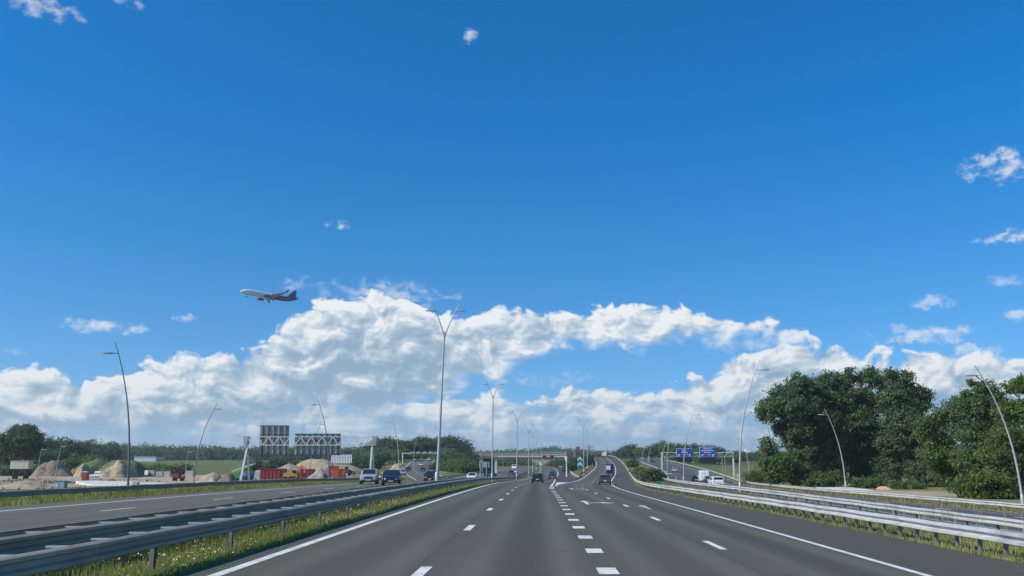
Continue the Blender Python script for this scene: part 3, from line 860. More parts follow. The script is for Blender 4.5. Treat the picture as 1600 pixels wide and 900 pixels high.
single_lamp('short pale lamp in the green field right of the second dark lamp', 290, 735, 290, 295, 703, 1, GL, x=XP(290, 290))
single_lamp('slender grey lamp beside the slip road below the dark wood', 646, 725, 420, 655, 655+20, 1, GL)
GR = 'single curved lamps on the right'
single_lamp('tall pale curved lamp on the dry grass between the two right-hand guardrails', 1157, 771, 96, 1187, 563, 1, GR)
single_lamp('pale curved lamp in front of the left blue motorway sign', 1068.5, 753, 180, 1086, 640, 1, GR)
single_lamp('thin pale lamp just left of the left blue motorway sign', 1043, 751, 255, 1053, 663, 1, GR)
single_lamp('very thin lamp at the shrubs, leaning right, far up the right verge', 1034, 735, 330, 1047, 680, 1, GR)
single_lamp('nearest pale curved lamp at the right picture edge, head to the left', 1598, 785, 79, 1523, 571, -1, GR)
single_lamp('pale curved lamp in front of the tall dark trees, head to the left', 1321.5, 762, 142, 1288, 639, -1, GR)
single_lamp('pale curved lamp at the left end of the dark trees, head to the left', 1219, 757, 206, 1200, 673, -1, GR)
single_lamp('small distant curved lamp left of the dark trees', 1171, 747, 275, 1156, 682, -1, GR)
for i, (px, Y, tp, tpy) in enumerate([(740, 480, 735, 690), (752, 520, 747, 691), (786, 560, 781, 695), (1003, 480, 1008, 698), (1013, 430, 1020, 694)]):
    single_lamp(['faint distant lamp left of the far bridge', 'faint distant lamp beside the far bridge end', 'faint distant lamp in front of the far bridge parapet', 'faint distant lamp before the trees beyond the exit road', 'faint distant lamp before the trees left of the blue signs'][i], px, 720, Y, tp, tpy, 1 if i > 2 else -1, 'faint far lamps')
# ------------------------------------------------------------------ plants
def leafmat(name, dark, light, trans=0.5):
    if name in MATS: return MATS[name]
    m = bpy.data.materials.new(name); m.use_nodes = True
    t = NT(m.node_tree); m.node_tree.nodes.clear()
    at = t.new('ShaderNodeAttribute', attribute_name='tone').outputs['Fac']
    geo = t.new('ShaderNodeNewGeometry')
    big = t.noise(geo.outputs['Position'], 0.35, 3.0, 0.5)
    c = t.mix(t.m('ADD', t.m('MULTIPLY', at, 0.7), t.mr(big, 0.35, 0.65, 0.0, 0.3)), dark, light)
    d = t.new('ShaderNodeBsdfDiffuse'); t.put(d.inputs['Color'], c)
    tr = t.new('ShaderNodeBsdfTranslucent'); t.put(tr.inputs['Color'], t.mix(0.5, c, tuple(min(1, x * 1.5) for x in light)))
    gl = t.new('ShaderNodeBsdfGlossy'); gl.inputs['Roughness'].default_value = 0.45; gl.inputs['Color'].default_value = (0.5, 0.55, 0.5, 1)
    mx = t.new('ShaderNodeMixShader'); mx.inputs[0].default_value = trans
    t.l.new(d.outputs[0], mx.inputs[1]); t.l.new(tr.outputs[0], mx.inputs[2])
    mx2 = t.new('ShaderNodeMixShader'); mx2.inputs[0].default_value = 0.025
    t.l.new(mx.outputs[0], mx2.inputs[1]); t.l.new(gl.outputs[0], mx2.inputs[2])
    o = t.new('ShaderNodeOutputMaterial'); t.l.new(mx2.outputs[0], o.inputs['Surface'])
    MATS[name] = m
    return m
LEAF_DARK = leafmat('leaf_dark', (0.072, 0.122, 0.056), (0.165, 0.240, 0.105))
LEAF_MID = leafmat('leaf_mid', (0.072, 0.125, 0.046), (0.180, 0.255, 0.090))
LEAF_FRESH = leafmat('leaf_fresh', (0.070, 0.115, 0.026), (0.200, 0.265, 0.070))
LEAF_FAR = leafmat('leaf_far', (0.055, 0.094, 0.050), (0.120, 0.180, 0.090))
LEAF_OLIVE = leafmat('leaf_olive', (0.085, 0.115, 0.050), (0.190, 0.225, 0.105))
bark = mat('bark', (0.10, 0.085, 0.065), 0.9, 0, 0.3, 2.0, bump=0.5)
bark_pale = mat('bark_pale', (0.24, 0.22, 0.18), 0.9, 0, 0.3, 2.0, bump=0.4)

def leaf_cloud(lobes, n_clump, n_leaf, size, rng, droop=0.0, shell=0.55):
    """leaf faces gathered into twig-clumps spread through ellipsoid lobes (x, y, z, rx, ry, rz)"""
    L = np.array(lobes, float)
    vol = (L[:, 3] * L[:, 4] * L[:, 5]) ** 0.72
    pick = rng.choice(len(L), n_clump, p=vol / vol.sum())
    d = rng.normal(size=(n_clump, 3)); d /= np.linalg.norm(d, axis=1, keepdims=True)
    r = shell + (1 - shell) * rng.random(n_clump) ** 0.6
    r = r * (0.86 + 0.28 * rng.random(n_clump))
    inner = rng.random(n_clump) < 0.22
    r = np.where(inner, rng.random(n_clump) * 0.7, r)
    cen = L[pick, :3] + d * r[:, None] * L[pick, 3:6]
    csz = (0.5 + rng.random(n_clump) * 0.8)
    tone_c = np.clip(rng.normal(0.45, 0.22, n_clump), 0, 1)
    base = np.repeat(cen, n_leaf, 0)
    N = len(base)
    off = rng.normal(size=(N, 3)) * np.array([1.0, 1.0, 0.62]) * (size * 1.9) * np.repeat(csz, n_leaf)[:, None]
    off[:, 2] -= droop * np.abs(rng.normal(size=N)) * size * 3
    p = base + off
    nrm = rng.normal(size=(N, 3)) * 0.75 + np.array([0, 0, 0.6]) + np.repeat(d, n_leaf, 0) * 0.7
    nrm /= np.linalg.norm(nrm, axis=1, keepdims=True)
    a = np.cross(nrm, rng.normal(size=(N, 3))); a /= np.linalg.norm(a, axis=1, keepdims=True)
    b_ = np.cross(nrm, a)
    s1 = (size * (0.55 + rng.random(N) * 0.6))[:, None]; s2 = s1 * (0.5 + 0.3 * rng.random(N))[:, None]
    bend = nrm * s1 * 0.18
    v = np.stack([p - a * s1, p - b_ * s2 + bend, p + a * s1, p + b_ * s2 + bend], 1).reshape(-1, 3)
    q = np.arange(N * 4).reshape(N, 4)
    tone = np.clip(np.repeat(tone_c, n_leaf) + rng.normal(0, 0.16, N), 0, 1)
    return v, q, np.repeat(tone, 4)

def limb_tubes(mb, base, lobes, r0, rng, z_fork=0.35):
    """tapered trunk and limbs reaching into the lobes"""
    b0 = Vector(base)
    top = max(lobes, key=lambda l: l[2])
    zt = top[2]
    cx = sum(l[0] for l in lobes) / len(lobes); cy = sum(l[1] for l in lobes) / len(lobes)
    mid = Vector((b0.x * 0.6 + cx * 0.4 + rng.normal() * 0.2, b0.y * 0.7 + cy * 0.3, b0.z + (zt - b0.z) * z_fork))
    end = Vector((top[0], top[1], zt))
    pts = [b0 + Vector((0, 0, -0.3)), b0 + Vector((0, 0, 0.5)), b0.lerp(mid, 0.55), mid, mid.lerp(end, 0.5) + Vector((rng.normal() * 0.3, rng.normal() * 0.3, 0)), end]
    mb.tube(pts, [r0 * 1.35, r0 * 1.05, r0 * 0.9, r0 * 0.72, r0 * 0.4, r0 * 0.12], 8)
    return mid
def add_limbs(root, mid, lobes, r0, rng, m):
    mb = MB()
    for l in lobes:
        e = Vector(l[:3]); k = mid.lerp(e, 0.5) + Vector((rng.normal() * 0.3, rng.normal() * 0.3, -0.08 * (e - mid).length))
        mb.tube([mid + Vector((0, 0, rng.random() * 0.8 - 0.6)), k, e], [r0 * 0.42, r0 * 0.26, r0 * 0.07], 6)
        for _ in range(3):
            t_ = Vector((e.x + rng.normal() * l[3] * 0.6, e.y + rng.normal() * l[4] * 0.6, e.z + rng.normal() * l[5] * 0.55))
            mb.tube([k.lerp(e, 0.4 + 0.4 * rng.random()), t_], [r0 * 0.13, r0 * 0.03], 5)
    mb.build('limbs', m, root, 60)
def tree_from_lobes(name, label, base, lobes, lm, r0, size, clumps, leaves, rng, group=None, cat='tree', bk=None, droop=0.0, fork=0.35, shell=0.55):
    bk = bk or bark
    root = thing(name, label, cat, tuple(base), 0, group)
    loc = [(l[0] - base[0], l[1] - base[1], l[2] - base[2], l[3], l[4], l[5]) for l in lobes]
    mb = MB()
    mid = limb_tubes(mb, (0, 0, 0), loc, r0, rng, fork)
    mb.build('trunk', bk, root, 60)
    add_limbs(root, mid, loc, r0, rng, bk)
    v, q, tn = leaf_cloud(loc, clumps, leaves, size, rng, droop, shell)
    link('crown', quad_mesh('crown', v, q, lm, False, {'tone': tn}), root)
    return root
def px_tree(name, label, bpx, Y, plobes, lm, r0, size, dens, rng, **kw):
    """lobes given as (photo x, photo y, radius in photo px, depth offset m): measured against the photograph, built in the round"""
    bx = XP(bpx, Y)
    base = (bx, Y, gz(bx, Y))
    lobes, tot = [], 0.0
    for (lx, ly, lr, dy) in plobes:
        x, z = W(lx, ly, Y + dy)
        r = lr * (Y + dy) / 1400.0
        lobes.append((x, Y + dy, z, r * 1.05, r * 1.15, r * 0.95)); tot += r ** 2
    n = int(tot * dens * 1.25)
    return tree_from_lobes(name, label, base, lobes, lm, r0, size * 0.84, n, 30, rng, **kw)

r_ = np.random.default_rng(5)
GT = 'big trees behind the right-hand carriageway'
px_tree('broadleaf_tree', 'outermost left tree of the tall dark grove, crown overhanging to the left', 1235, 158,
        [(1202, 642, 20, 0), (1222, 618, 19, 1), (1250, 604, 20, 2), (1236, 640, 24, -1), (1262, 640, 24, 2), (1218, 668, 13, 2), (1246, 672, 22, 0), (1252, 705, 20, 0), (1240, 690, 14, 2)], LEAF_DARK, 0.42, 0.30, 15, r_, group=GT)
px_tree('broadleaf_tree', 'rounded lower tree at the left foot of the tall dark grove', 1213, 150,
        [(1197, 694, 10, 0), (1206, 706, 13, 1), (1200, 725, 15, 0), (1222, 722, 17, -1), (1213, 742, 14, 0), (1236, 735, 17, 0), (1254, 740, 15, 0)], LEAF_MID, 0.22, 0.27, 17, r_, group=GT, fork=0.2)
px_tree('broadleaf_tree', 'second tall tree of the dark grove, rounded top left of the summit', 1296, 162,
        [(1272, 608, 15, 0), (1262, 598, 8, 1), (1290, 598, 12, 1), (1296, 586, 7, 0), (1270, 628, 22, 0), (1300, 630, 24, 1), (1285, 662, 26, -1), (1312, 668, 22, 0), (1290, 698, 24, -1), (1276, 722, 20, -2), (1300, 738, 18, 0)], LEAF_DARK, 0.45, 0.30, 14, r_, group=GT)
px_tree('broadleaf_tree', 'highest tree of the dark grove, flat broad summit in its middle', 1346, 164,
        [(1312, 600, 15, 0), (1308, 588, 7, 1), (1332, 590, 11, 1), (1329, 581, 6, 0), (1356, 591, 14, 0), (1360, 580, 8, 1), (1378, 598, 12, 3), (1328, 622, 24, 0), (1358, 628, 28, 1), (1340, 660, 28, -1), (1362, 688, 25, 0), (1335, 705, 22, -1), (1345, 738, 18, 0)], LEAF_DARK, 0.5, 0.30, 14, r_, group=GT)
px_tree('broadleaf_tree', 'right-hand tall tree of the dark grove, crown stepping down to the right', 1402, 160,
        [(1392, 592, 11, 2), (1390, 583, 7, 0), (1412, 597, 13, 0), (1416, 586, 8, 1), (1428, 610, 12, 0), (1440, 603, 6, 0), (1400, 626, 26, 0), (1432, 634, 20, 1), (1446, 618, 9, 0), (1408, 660, 28, -1), (1436, 668, 18, 0), (1395, 692, 24, -1), (1424, 700, 18, 2), (1388, 730, 20, 0)], LEAF_DARK, 0.48, 0.30, 14, r_, group=GT)
px_tree('broadleaf_tree', 'shaded tree filling the hollow between the two groves', 1444, 178,
        [(1440, 680, 22, 0), (1462, 672, 22, 2), (1448, 710, 24, 0), (1470, 705, 22, 3), (1430, 735, 18, 0), (1455, 738, 18, 2)], LEAF_DARK, 0.35, 0.34, 10, r_, group=GT)
px_tree('broadleaf_tree', 'dark tree standing behind the tall grove, seen through its gaps', 1330, 196,
        [(1250, 690, 26, 0), (1290, 680, 30, 4), (1330, 690, 30, 0), (1370, 685, 30, 2), (1310, 720, 28, 0), (1360, 722, 26, 0), (1260, 722, 24, 0), (1400, 718, 26, 3)], LEAF_DARK, 0.45, 0.42, 6, r_, group=GT)
px_tree('birch_tree', 'loose tree with pale bare branches at the left of the right grove', 1490, 124,
        [(1448, 660, 13, 0), (1440, 672, 10, 0), (1462, 652, 13, 1), (1478, 640, 15, 0), (1500, 630, 14, 1), (1492, 652, 18, 0), (1470, 690, 16, 1), (1452, 705, 17, -1), (1478, 716, 22, 0), (1468, 735, 18, 0), (1490, 742, 20, 0)], LEAF_MID, 0.28, 0.24, 16, r_, group=GT, bk=bark_pale, droop=0.6)
px_tree('broadleaf_tree', 'tall tree with mid-green crown left of the picture edge, right grove', 1530, 120,
        [(1528, 602, 14, 1), (1512, 618, 15, 0), (1544, 612, 16, 1), (1500, 640, 14, 0), (1528, 640, 24, 0), (1560, 630, 20, 1), (1540, 672, 26, 0), (1512, 672, 20, -1), (1565, 668, 22, 1), (1530, 705, 26, -1), (1506, 715, 20, -1), (1520, 742, 20, 0)], LEAF_MID, 0.36, 0.25, 15, r_, group=GT)
px_tree('broadleaf_tree', 'bright green bushy tree at the right picture edge, behind the nearest right lamp', 1585, 108,
        [(1575, 606, 12, 3), (1592, 600, 15, 2), (1610, 604, 18, 1), (1580, 640, 22, 1), (1605, 645, 24, 0), (1570, 680, 24, -1), (1600, 690, 28, 0), (1555, 712, 22, -2), (1585, 730, 26, -1), (1610, 735, 26, 0), (1550, 745, 18, -2), (1575, 762, 18, -2), (1605, 770, 20, -1)], LEAF_FRESH, 0.32, 0.23, 15, r_, group=GT, fork=0.2)
px_tree('broadleaf_tree', 'tree cut by the right picture edge beyond the bright green one', 1650, 118,
        [(1640, 610, 22, 0), (1665, 630, 30, 0), (1640, 660, 28, 0), (1670, 690, 32, 0), (1640, 720, 28, 0), (1665, 750, 26, 0)], LEAF_MID, 0.35, 0.28, 9, r_, group=GT)
# undergrowth at the foot of the groves
for i, (px, Y, rr, h, lm_, lab) in enumerate([(1262, 148, 1.9, 2.2, LEAF_MID, 'leafy bush at the foot of the tall grove, left part'), (1288, 149, 2.2, 2.6, LEAF_FRESH, 'lighter bush among the trunks of the tall grove'), (1360, 152, 2.2, 1.6, LEAF_DARK, 'low dark bush beside the pale path end'),
                                        (1412, 148, 2.0, 1.3, LEAF_MID, 'low bush behind the sand heap at the grove'), (1515, 104, 1.7, 2.6, LEAF_MID, 'bush under the right grove, left of the bright tree'), (1548, 101, 2.0, 3.2, LEAF_FRESH, 'fresh green bush under the right grove beside the far guardrail'), (1180, 190, 2.2, 2.8, LEAF_MID, 'bush at the left end of the tall grove'), (1470, 160, 3.0, 2.5, LEAF_DARK, 'shaded bush in the hollow between the groves')]):
    x = XP(px, Y); z = gz(x, Y)
    lob = [(x + (j - 1) * rr * 0.7, Y + r_.normal() * 0.5, z + h * (0.45 + 0.1 * r_.normal()), rr * 0.75, rr * 0.8, h * 0.55) for j in range(3)]
    tree_from_lobes('bush', lab, (x, Y, z), lob, lm_, 0.07, 0.2, 130, 22, r_, group='bushes at the foot of the groves', cat='bush', fork=0.15)

ORD = ['first', 'second', 'third', 'fourth', 'fifth', 'sixth', 'seventh', 'eighth', 'ninth', 'tenth', 'eleventh', 'twelfth', 'thirteenth', 'fourteenth', 'fifteenth', 'sixteenth', 'seventeenth', 'eighteenth', 'nineteenth', 'twentieth', 'twenty-first', 'twenty-second', 'twenty-third', 'twenty-fourth']
# trees in the middle distance: a few shapes, many single trees
def proto_tree(h, w, seed, lm, size, clumps, tall=False):
    rng = np.random.default_rng(seed)
    lobes = []
    n = 7 if not tall else 6
    for i in range(n):
        q = (i + 0.5) / n
        zc = h * (0.30 + 0.58 * q)
        rad = w * (0.62 * math.sin(math.pi * (0.22 + 0.72 * q)) ** 0.8)
        a = rng.random() * 6.28
        o = w * 0.38 * (1 - q * 0.5)
        lobes.append((math.cos(a) * o, math.sin(a) * o, zc, rad, rad, h * 0.17))
    lobes.append((0, 0, h * 0.9, w * 0.28, w * 0.28, h * 0.10))
    mb = MB(); mid = limb_tubes(mb, (0, 0, 0), lobes, h * 0.022, rng)
    trunk = mb.mesh('trunk', bark, 60)
    v, q, tn = leaf_cloud(lobes, clumps, 14, size, rng)
    return trunk, quad_mesh('crown', v, q, lm, False, {'tone': tn})
PR_A = [proto_tree(11, 7.0, s_, LEAF_FAR, 0.50, 170) for s_ in (1, 2, 3)]
PR_B = [proto_tree(11, 5.0, s_, LEAF_FAR, 0.50, 130, True) for s_ in (4, 5)]
PR_C = [proto_tree(11, 8.0, s_, LEAF_MID, 0.50, 170) for s_ in (6, 7)]
def put_tree(protos, label, px, Y, top_py, group, k, wide=1.0, name='tree', cat='tree', sink=0.0):
    x = XP(px, Y, 712)
    z = gz(x, Y) - sink
    h = W(px, top_py, Y)[1] - z
    tr, cr_ = protos[k % len(protos)]
    root = thing(name, label, cat, (x, Y, z), r_.random() * 6.28, group)
    s_ = h / 11.0 / 0.985
    root.scale = (s_ * wide, s_ * wide, s_)
    link('trunk', tr, root); link('crown', cr_, root)
    return root
# dark wood left of the centre, beyond the slip road
lw = 'trees of the dark wood beyond the slip road'
prof = [(578, 694), (590, 688), (602, 685), (614, 688), (626, 690), (638, 687), (650, 685), (662, 684), (674, 686), (686, 684), (698, 684), (708, 687), (716, 692), (723, 698), (729, 704)]
for i, (px, ty) in enumerate(prof):
    for j in range(2):
        put_tree(PR_A + PR_B, ORD[i] + ' tree from the left, ' + ('front' if j == 0 else 'back') + ' row of the dark wood beyond the slip road', px + j * 6 + r_.normal() * 1.5, 520 + j * 26 + r_.random() * 20, ty + j * 1.0 + r_.normal() * 1.0, lw + (' west' if px < 685 else ' east'), i + j, 1.25)
for i in range(14):
    px = 580 + i * 10.5
    put_tree(PR_C, ORD[i] + ' low tree from the left along the foot of the dark wood', px, 470 + r_.random() * 25, 703 + r_.normal() * 2 + (4 if 640 < px < 690 else 0), 'front trees of the dark wood', i, 1.1)
# right of the exit road
prof = [(972, 699), (980, 696), (990, 694), (998, 699), (1008, 701), (1018, 697), (1028, 694), (1036, 691), (1046, 692), (1056, 694), (1064, 693), (1074, 695), (1086, 697), (1098, 696), (1108, 699), (1118, 697), (1128, 702), (1140, 706), (1152, 706), (1162, 706), (1173, 705), (1184, 704)]
for i, (px, ty) in enumerate(prof):
    put_tree(PR_A + PR_C, ORD[i] + ' tall tree right of the exit road crest, towards the blue signs', px, 560 + r_.random() * 40, ty + r_.normal(), 'trees behind the blue signs' if px > 1040 else 'trees right of the crest', i, 1.15)
for i in range(13):
    px = 1050 + i * 9 + r_.normal() * 2
    put_tree(PR_C, ORD[i] + ' low tree from the left in the dark band under the blue signs', px, 520 + r_.random() * 20, 709 + r_.normal(), 'low trees under the blue signs', i, 1.3)
# big tree group at the far left
x_, Y_ = XP(30, 330), 330
px_tree('broadleaf_tree', 'big rounded dark tree at the left picture edge', 40, 330, [(42, 673, 12, 0), (28, 676, 12, 2), (54, 684, 11, 0), (38, 690, 16, 0), (20, 690, 12, 0), (58, 697, 9, 0), (45, 703, 12, 0), (28, 704, 12, 0)], LEAF_FAR, 0.5, 0.5, 9, r_)
px_tree('broadleaf_tree', 'paler tree cut by the left picture edge beside the big rounded one', 2, 320, [(0, 688, 10, 0), (-12, 694, 12, 0), (6, 700, 10, 0), (-4, 708, 12, 0)], LEAF_OLIVE, 0.4, 0.5, 9, r_)
for i, (px, ty, Y) in enumerate([(72, 686, 420), (82, 690, 440), (95, 687, 450), (104, 692, 460), (114, 691, 470), (124, 693, 455), (134, 689, 480), (146, 696, 500), (60, 697, 400), (12, 700, 380), (158, 696, 520), (172, 693, 540)]):
    put_tree(PR_A, ['tree right beside the big rounded far-left tree', 'second tree right of the big rounded far-left tree', 'pointed tree behind the left lamp of the sand heaps', 'tree between the two short grey lamps, back', 'tree behind the second short grey lamp', 'tree right of the second short grey lamp', 'tallest tree behind the overgrown mounds', 'tree behind the gap between the mounds', 'tree close behind the big rounded far-left tree', 'tree between the two trees at the left picture edge', 'tree behind the leaning dark lamp, left of it', 'last tree of the row, just left of the leaning dark lamp'][i], px, Y, ty, 'trees behind the sand heaps', i, 1.15)
# far-off woods: one mass each
def wood(name, label, edge_pts, Y, depth, n, size, lm):
    rng = np.random.default_rng(int(Y))
    ex = np.array([e[0] for e in edge_pts], float); ey = np.array([e[1] for e in edge_pts], float)
    lob = []
    px = ex[0]
    while px < ex[-1]:
        for k in range(2):
            p_ = px + rng.normal() * 2
            yd = Y + rng.random() * depth
            x, zt = W(p_, np.interp(p_, ex, ey) + rng.normal() * 1.0, yd)
            zg = gz(x, yd)
            h = max(3.0, zt - zg)
            w = h * (0.26 + 0.2 * rng.random())
            lob.append((x, yd, zg + h * 0.62, w, w, h * 0.40)); lob.append((x + rng.normal() * w, yd, zg + h * 0.32, w * 1.2, w, h * 0.36))
        px += 3.3
    v, q, tn = leaf_cloud(lob, n, 12, size, rng)
    o = link(name, quad_mesh(name, v, q, lm, False, {'tone': tn}))
    return props(o, label, 'wood', None, 'stuff')
wood('distant_wood', 'long low dark wood along the horizon behind the green field on the left', [(55, 694), (100, 693), (160, 697), (175, 694), (215, 698), (226, 694), (240, 698), (300, 698), (340, 699), (400, 700), (470, 699), (520, 700), (590, 698)], 900, 60, 5200, 1.15, LEAF_FAR)
wood('distant_wood', 'low dark wood on the horizon behind the far bridge in the centre', [(735, 707), (775, 705), (800, 704), (830, 704), (845, 701), (862, 700), (880, 703), (930, 705), (960, 708), (985, 707)], 1500, 80, 2600, 1.7, LEAF_FAR)
wood('distant_wood', 'thin dark tree line in front of the long white warehouse, right of the exit road crest', [(938, 708.2), (955, 707.6), (975, 706.5), (990, 704)], 1200, 40, 700, 1.3, LEAF_FAR)
# shrubs
def shrub(label, px, Y, w, h, lm, group, base_py=None, n=150, lift=0.0):
    x = XP(px, Y); z = gz(x, Y) + lift
    rng = r_
    w = w * 0.72
    lob = [(x + (j - 1.5) * w * 0.30 + rng.normal() * 0.1 * w, Y + rng.normal() * w * 0.15, z + h * (0.48 + 0.08 * rng.normal()), w * 0.27, w * 0.3, h * 0.5) for j in range(4)]
    return tree_from_lobes('shrub', label, (x, Y, z), lob, lm, 0.06, 0.16 + 0.0006 * Y, n, 20, rng, group=group, cat='shrub', fork=0.12)
gs = 'shrubs beside the slip road'
for i, (px, Y, w, h, lab) in enumerate([(694, 400, 8, 6.5, 'dark shrub right of the tallest lamp, below the wood'), (706, 385, 8, 7.0, 'large dark shrub in front of the right end of the wood'), (718, 380, 8.5, 7.0, 'tall shrub left of the sign back on two posts'), (730, 375, 8, 6.0, 'shrub nearest to the dark underpass'), (742, 390, 7, 5.0, 'small shrub in front of the dark underpass'),
                                       (700, 345, 6, 3.5, 'low green shrub right of the tallest lamp'), (712, 335, 7, 4.2, 'light green shrub above the white car'), (724, 330, 7, 4.2, 'light green shrub right above the white car'), (684, 350, 5, 2.6, 'low yellowish shrub just right of the tallest lamp'), (738, 340, 5, 3.2, 'low shrub left of the sign back')]):
    shrub(lab, px, Y, w, h, LEAF_MID if i in (5, 6, 7) else LEAF_FAR if i < 5 else LEAF_OLIVE, gs)
gs = 'shrubs between exit road and right-hand carriageway'
for i, (px, Y, w, h, lab) in enumerate([(1020, 165, 2.6, 2.3, 'round grey-green shrub left of the blue signs on the right slope'), (1009, 190, 2.2, 1.6, 'grey-green shrub behind the round one on the right slope'), (1001, 235, 2.6, 1.5, 'dark shrub on the slope between exit road and right-hand carriageway'), (987, 350, 4.0, 2.4, 'small dark shrub far up the right slope'), (1030, 185, 1.8, 1.2, 'low shrub right of the round grey-green one')]):
    shrub(lab, px, Y, w, h, LEAF_OLIVE if i < 2 else LEAF_MID, gs)
gs = 'shrubs on the fork island'
for i, (px, Y, w, h, lab) in enumerate([(893, 350, 4.5, 3.6, 'dark shrub on the fork island, left of the chevron board'), (899, 360, 5, 5.4, 'tallest dark shrub on the fork island above the chevron board'), (906, 365, 5, 5.6, 'dark shrub behind the chevron board'), (913, 370, 4.5, 5.0, 'dark shrub right of the chevron board'), (889, 380, 4, 3.0, 'small dark shrub at the left of the fork island'), (919, 385, 4, 4.4, 'dark shrub at the top of the fork island')]):
    shrub(lab, px, Y, w, h, LEAF_FAR, gs)
gs = 'shrubs before the far bridge'
for i, (px, Y, w, h, lab) in enumerate([(783, 640, 12, 4.5, 'leftmost shrub on the slope before the far bridge'), (791, 620, 12, 3.5, 'second shrub on the slope before the far bridge'), (800, 690, 14, 5.0, 'dark shrub under the far bridge left of the third lamp'), (814, 700, 12, 4.5, 'dark shrub under the far bridge right of the third lamp'), (822, 660, 10, 3.5, 'low shrub under the far bridge by the fourth lamp'), (870, 600, 9, 4.0, 'shrub before the far bridge right of the matrix signs'), (879, 560, 8, 3.6, 'shrub left of the pale flared column')]):
    shrub(lab, px, Y, w, h, LEAF_OLIVE if i in (1, 4) else LEAF_FAR, gs)
gs = 'shrubs along the building site'
for i, (px, Y, w, h) in enumerate([(120, 330, 16, 7), (136, 335, 14, 5.5), (205, 320, 18, 3.0), (230, 325, 16, 3.0), (255, 330, 16, 3.2), (268, 340, 12, 3.0), (60, 300, 14, 3.5), (30, 300, 14, 3.0), (415, 380, 12, 4.5), (445, 380, 14, 5.0), (400, 390, 12, 3.0), (568, 400, 10, 5.0), (580, 390, 10, 6.0)]):
    shrub(['broad green shrub mass behind the red toilet cabin', 'green shrub beside the small bare sand heap', 'low dark hedge shrub behind the pipe stack', 'low dark hedge shrub left of the leaning dark lamp', 'low dark hedge shrub in front of the green field', 'last dark hedge shrub in front of the green field', 'dark shrub before the brown heap at the far left', 'shrub at the left picture edge before the yellow board',
           'dark shrub below the tall gantry sign', 'wide dark shrub between the two gantry signs', 'low shrub right of the green lift', 'green shrub behind the right gantry leg', 'larger green shrub right of the right gantry leg'][i], px, Y, w, h, LEAF_FAR if i > 3 else LEAF_MID, gs, n=240)

# ------------------------------------------------------------------ verge grass with flowers
def blades(name, label, xs_, ys_, hmean, wid, lm, rng, lean=0.35):
    N = len(xs_)
    z0 = ground(xs_, ys_) - 0.02
    h = hmean * (0.45 + 0.9 * rng.random(N)) * (0.7 + 0.6 * vnoise(xs_, ys_, 1.7, 4))
    a = rng.random(N) * 6.28
    w = wid * (0.6 + 0.8 * rng.random(N))
    dx, dy = np.cos(a) * w / 2, np.sin(a) * w / 2
    la = rng.random(N) * 6.28
    lx, ly = np.cos(la) * h * lean * rng.random(N), np.sin(la) * h * lean * rng.random(N)
    v = np.stack([np.stack([xs_ - dx, ys_ - dy, z0], -1), np.stack([xs_ + dx, ys_ + dy, z0], -1), np.stack([xs_ + lx + dx * .25, ys_ + ly + dy * .25, z0 + h], -1), np.stack([xs_ + lx - dx * .25, ys_ + ly - dy * .25, z0 + h], -1)], 1).reshape(-1, 3)
    q = np.arange(N * 4).reshape(N, 4)
    tone = np.clip(rng.normal(0.5, 0.25, N) + (vnoise(xs_, ys_, 2.6, 9) - .5) * 0.9, 0, 1)
    o = link(name, quad_mesh(name, v, q, lm, False, {'tone': np.repeat(tone, 4)}))
    return props(o, label, 'grass', None, 'stuff')
def scatter(n, y0, y1, fa, fb, rng, p=0.75):
    """more blades near the camera"""
    u = rng.random(n)
    Y = (y0 ** (1 - p) + u * (y1 ** (1 - p) - y0 ** (1 - p))) ** (1 / (1 - p))
    a, b_ = fa(Y), fb(Y)
    return a + (b_ - a) * rng.random(n), Y
GRASS_G = leafmat('grass_green', (0.120, 0.150, 0.036), (0.340, 0.345, 0.110), 0.3)
GRASS_Y = leafmat('grass_dry', (0.110, 0.120, 0.035), (0.430, 0.370, 0.170), 0.3)
rg = np.random.default_rng(21)
X_, Y_ = scatter(52000, 9, 150, lambda Y: XL(Y) - 2.75, lambda Y: XL(Y) - 0.52, rg)
blades('verge_grass', 'grass under the left guardrail beside our carriageway', X_, Y_, 0.135, 0.020, GRASS_G, rg)
X_, Y_ = scatter(9000, 9, 90, lambda Y: XL(Y) - 1.1, lambda Y: XL(Y) - 0.5, rg)
blades('verge_weeds', 'broad-leaved weeds along the left asphalt edge', X_, Y_, 0.11, 0.05, LEAF_MID, rg, 0.9)
X_, Y_ = scatter(26000, 22, 230, lambda Y: XOUT(Y) + 0.1, lambda Y: XOL(Y) - 2.15, rg)
blades('verge_grass', 'rough grass strip in front of the far left guardrail', X_, Y_, 0.22, 0.06, GRASS_G, rg)
X_, Y_ = scatter(14000, 22, 160, lambda Y: XOUT(Y) - 6, lambda Y: XOUT(Y) - 0.2, rg)
blades('verge_grass', 'grass behind the far left guardrail', X_, Y_, 0.45, 0.07, GRASS_G, rg)
X_, Y_ = scatter(60000, 9, 300, lambda Y: XRAIL(Y) - 0.45, lambda Y: XCL(Y) - 1.0, rg)
k_ = vnoise(X_, Y_, 4.5, 12) * .6 + vnoise(X_, Y_, 1.4, 13) * .4 + 0.12 * (X_ > XRAIL(Y_) + 1.5)
blades('verge_grass', 'green grass between the right-hand guardrails', X_[k_ > .56], Y_[k_ > .56], 0.15, 0.04, GRASS_G, rg)
blades('dry_grass', 'dry yellow grass between the right-hand guardrails', X_[k_ <= .56], Y_[k_ <= .56], 0.15, 0.035, GRASS_Y, rg)
X_, Y_ = scatter(9000, 40, 230, lambda Y: XCRAIL(Y) - 0.9, lambda Y: XCRAIL(Y) + 1.6, rg)
blades('dry_grass', 'grass along the guardrail at the foot of the trees', X_, Y_, 0.3, 0.07, GRASS_Y, rg)
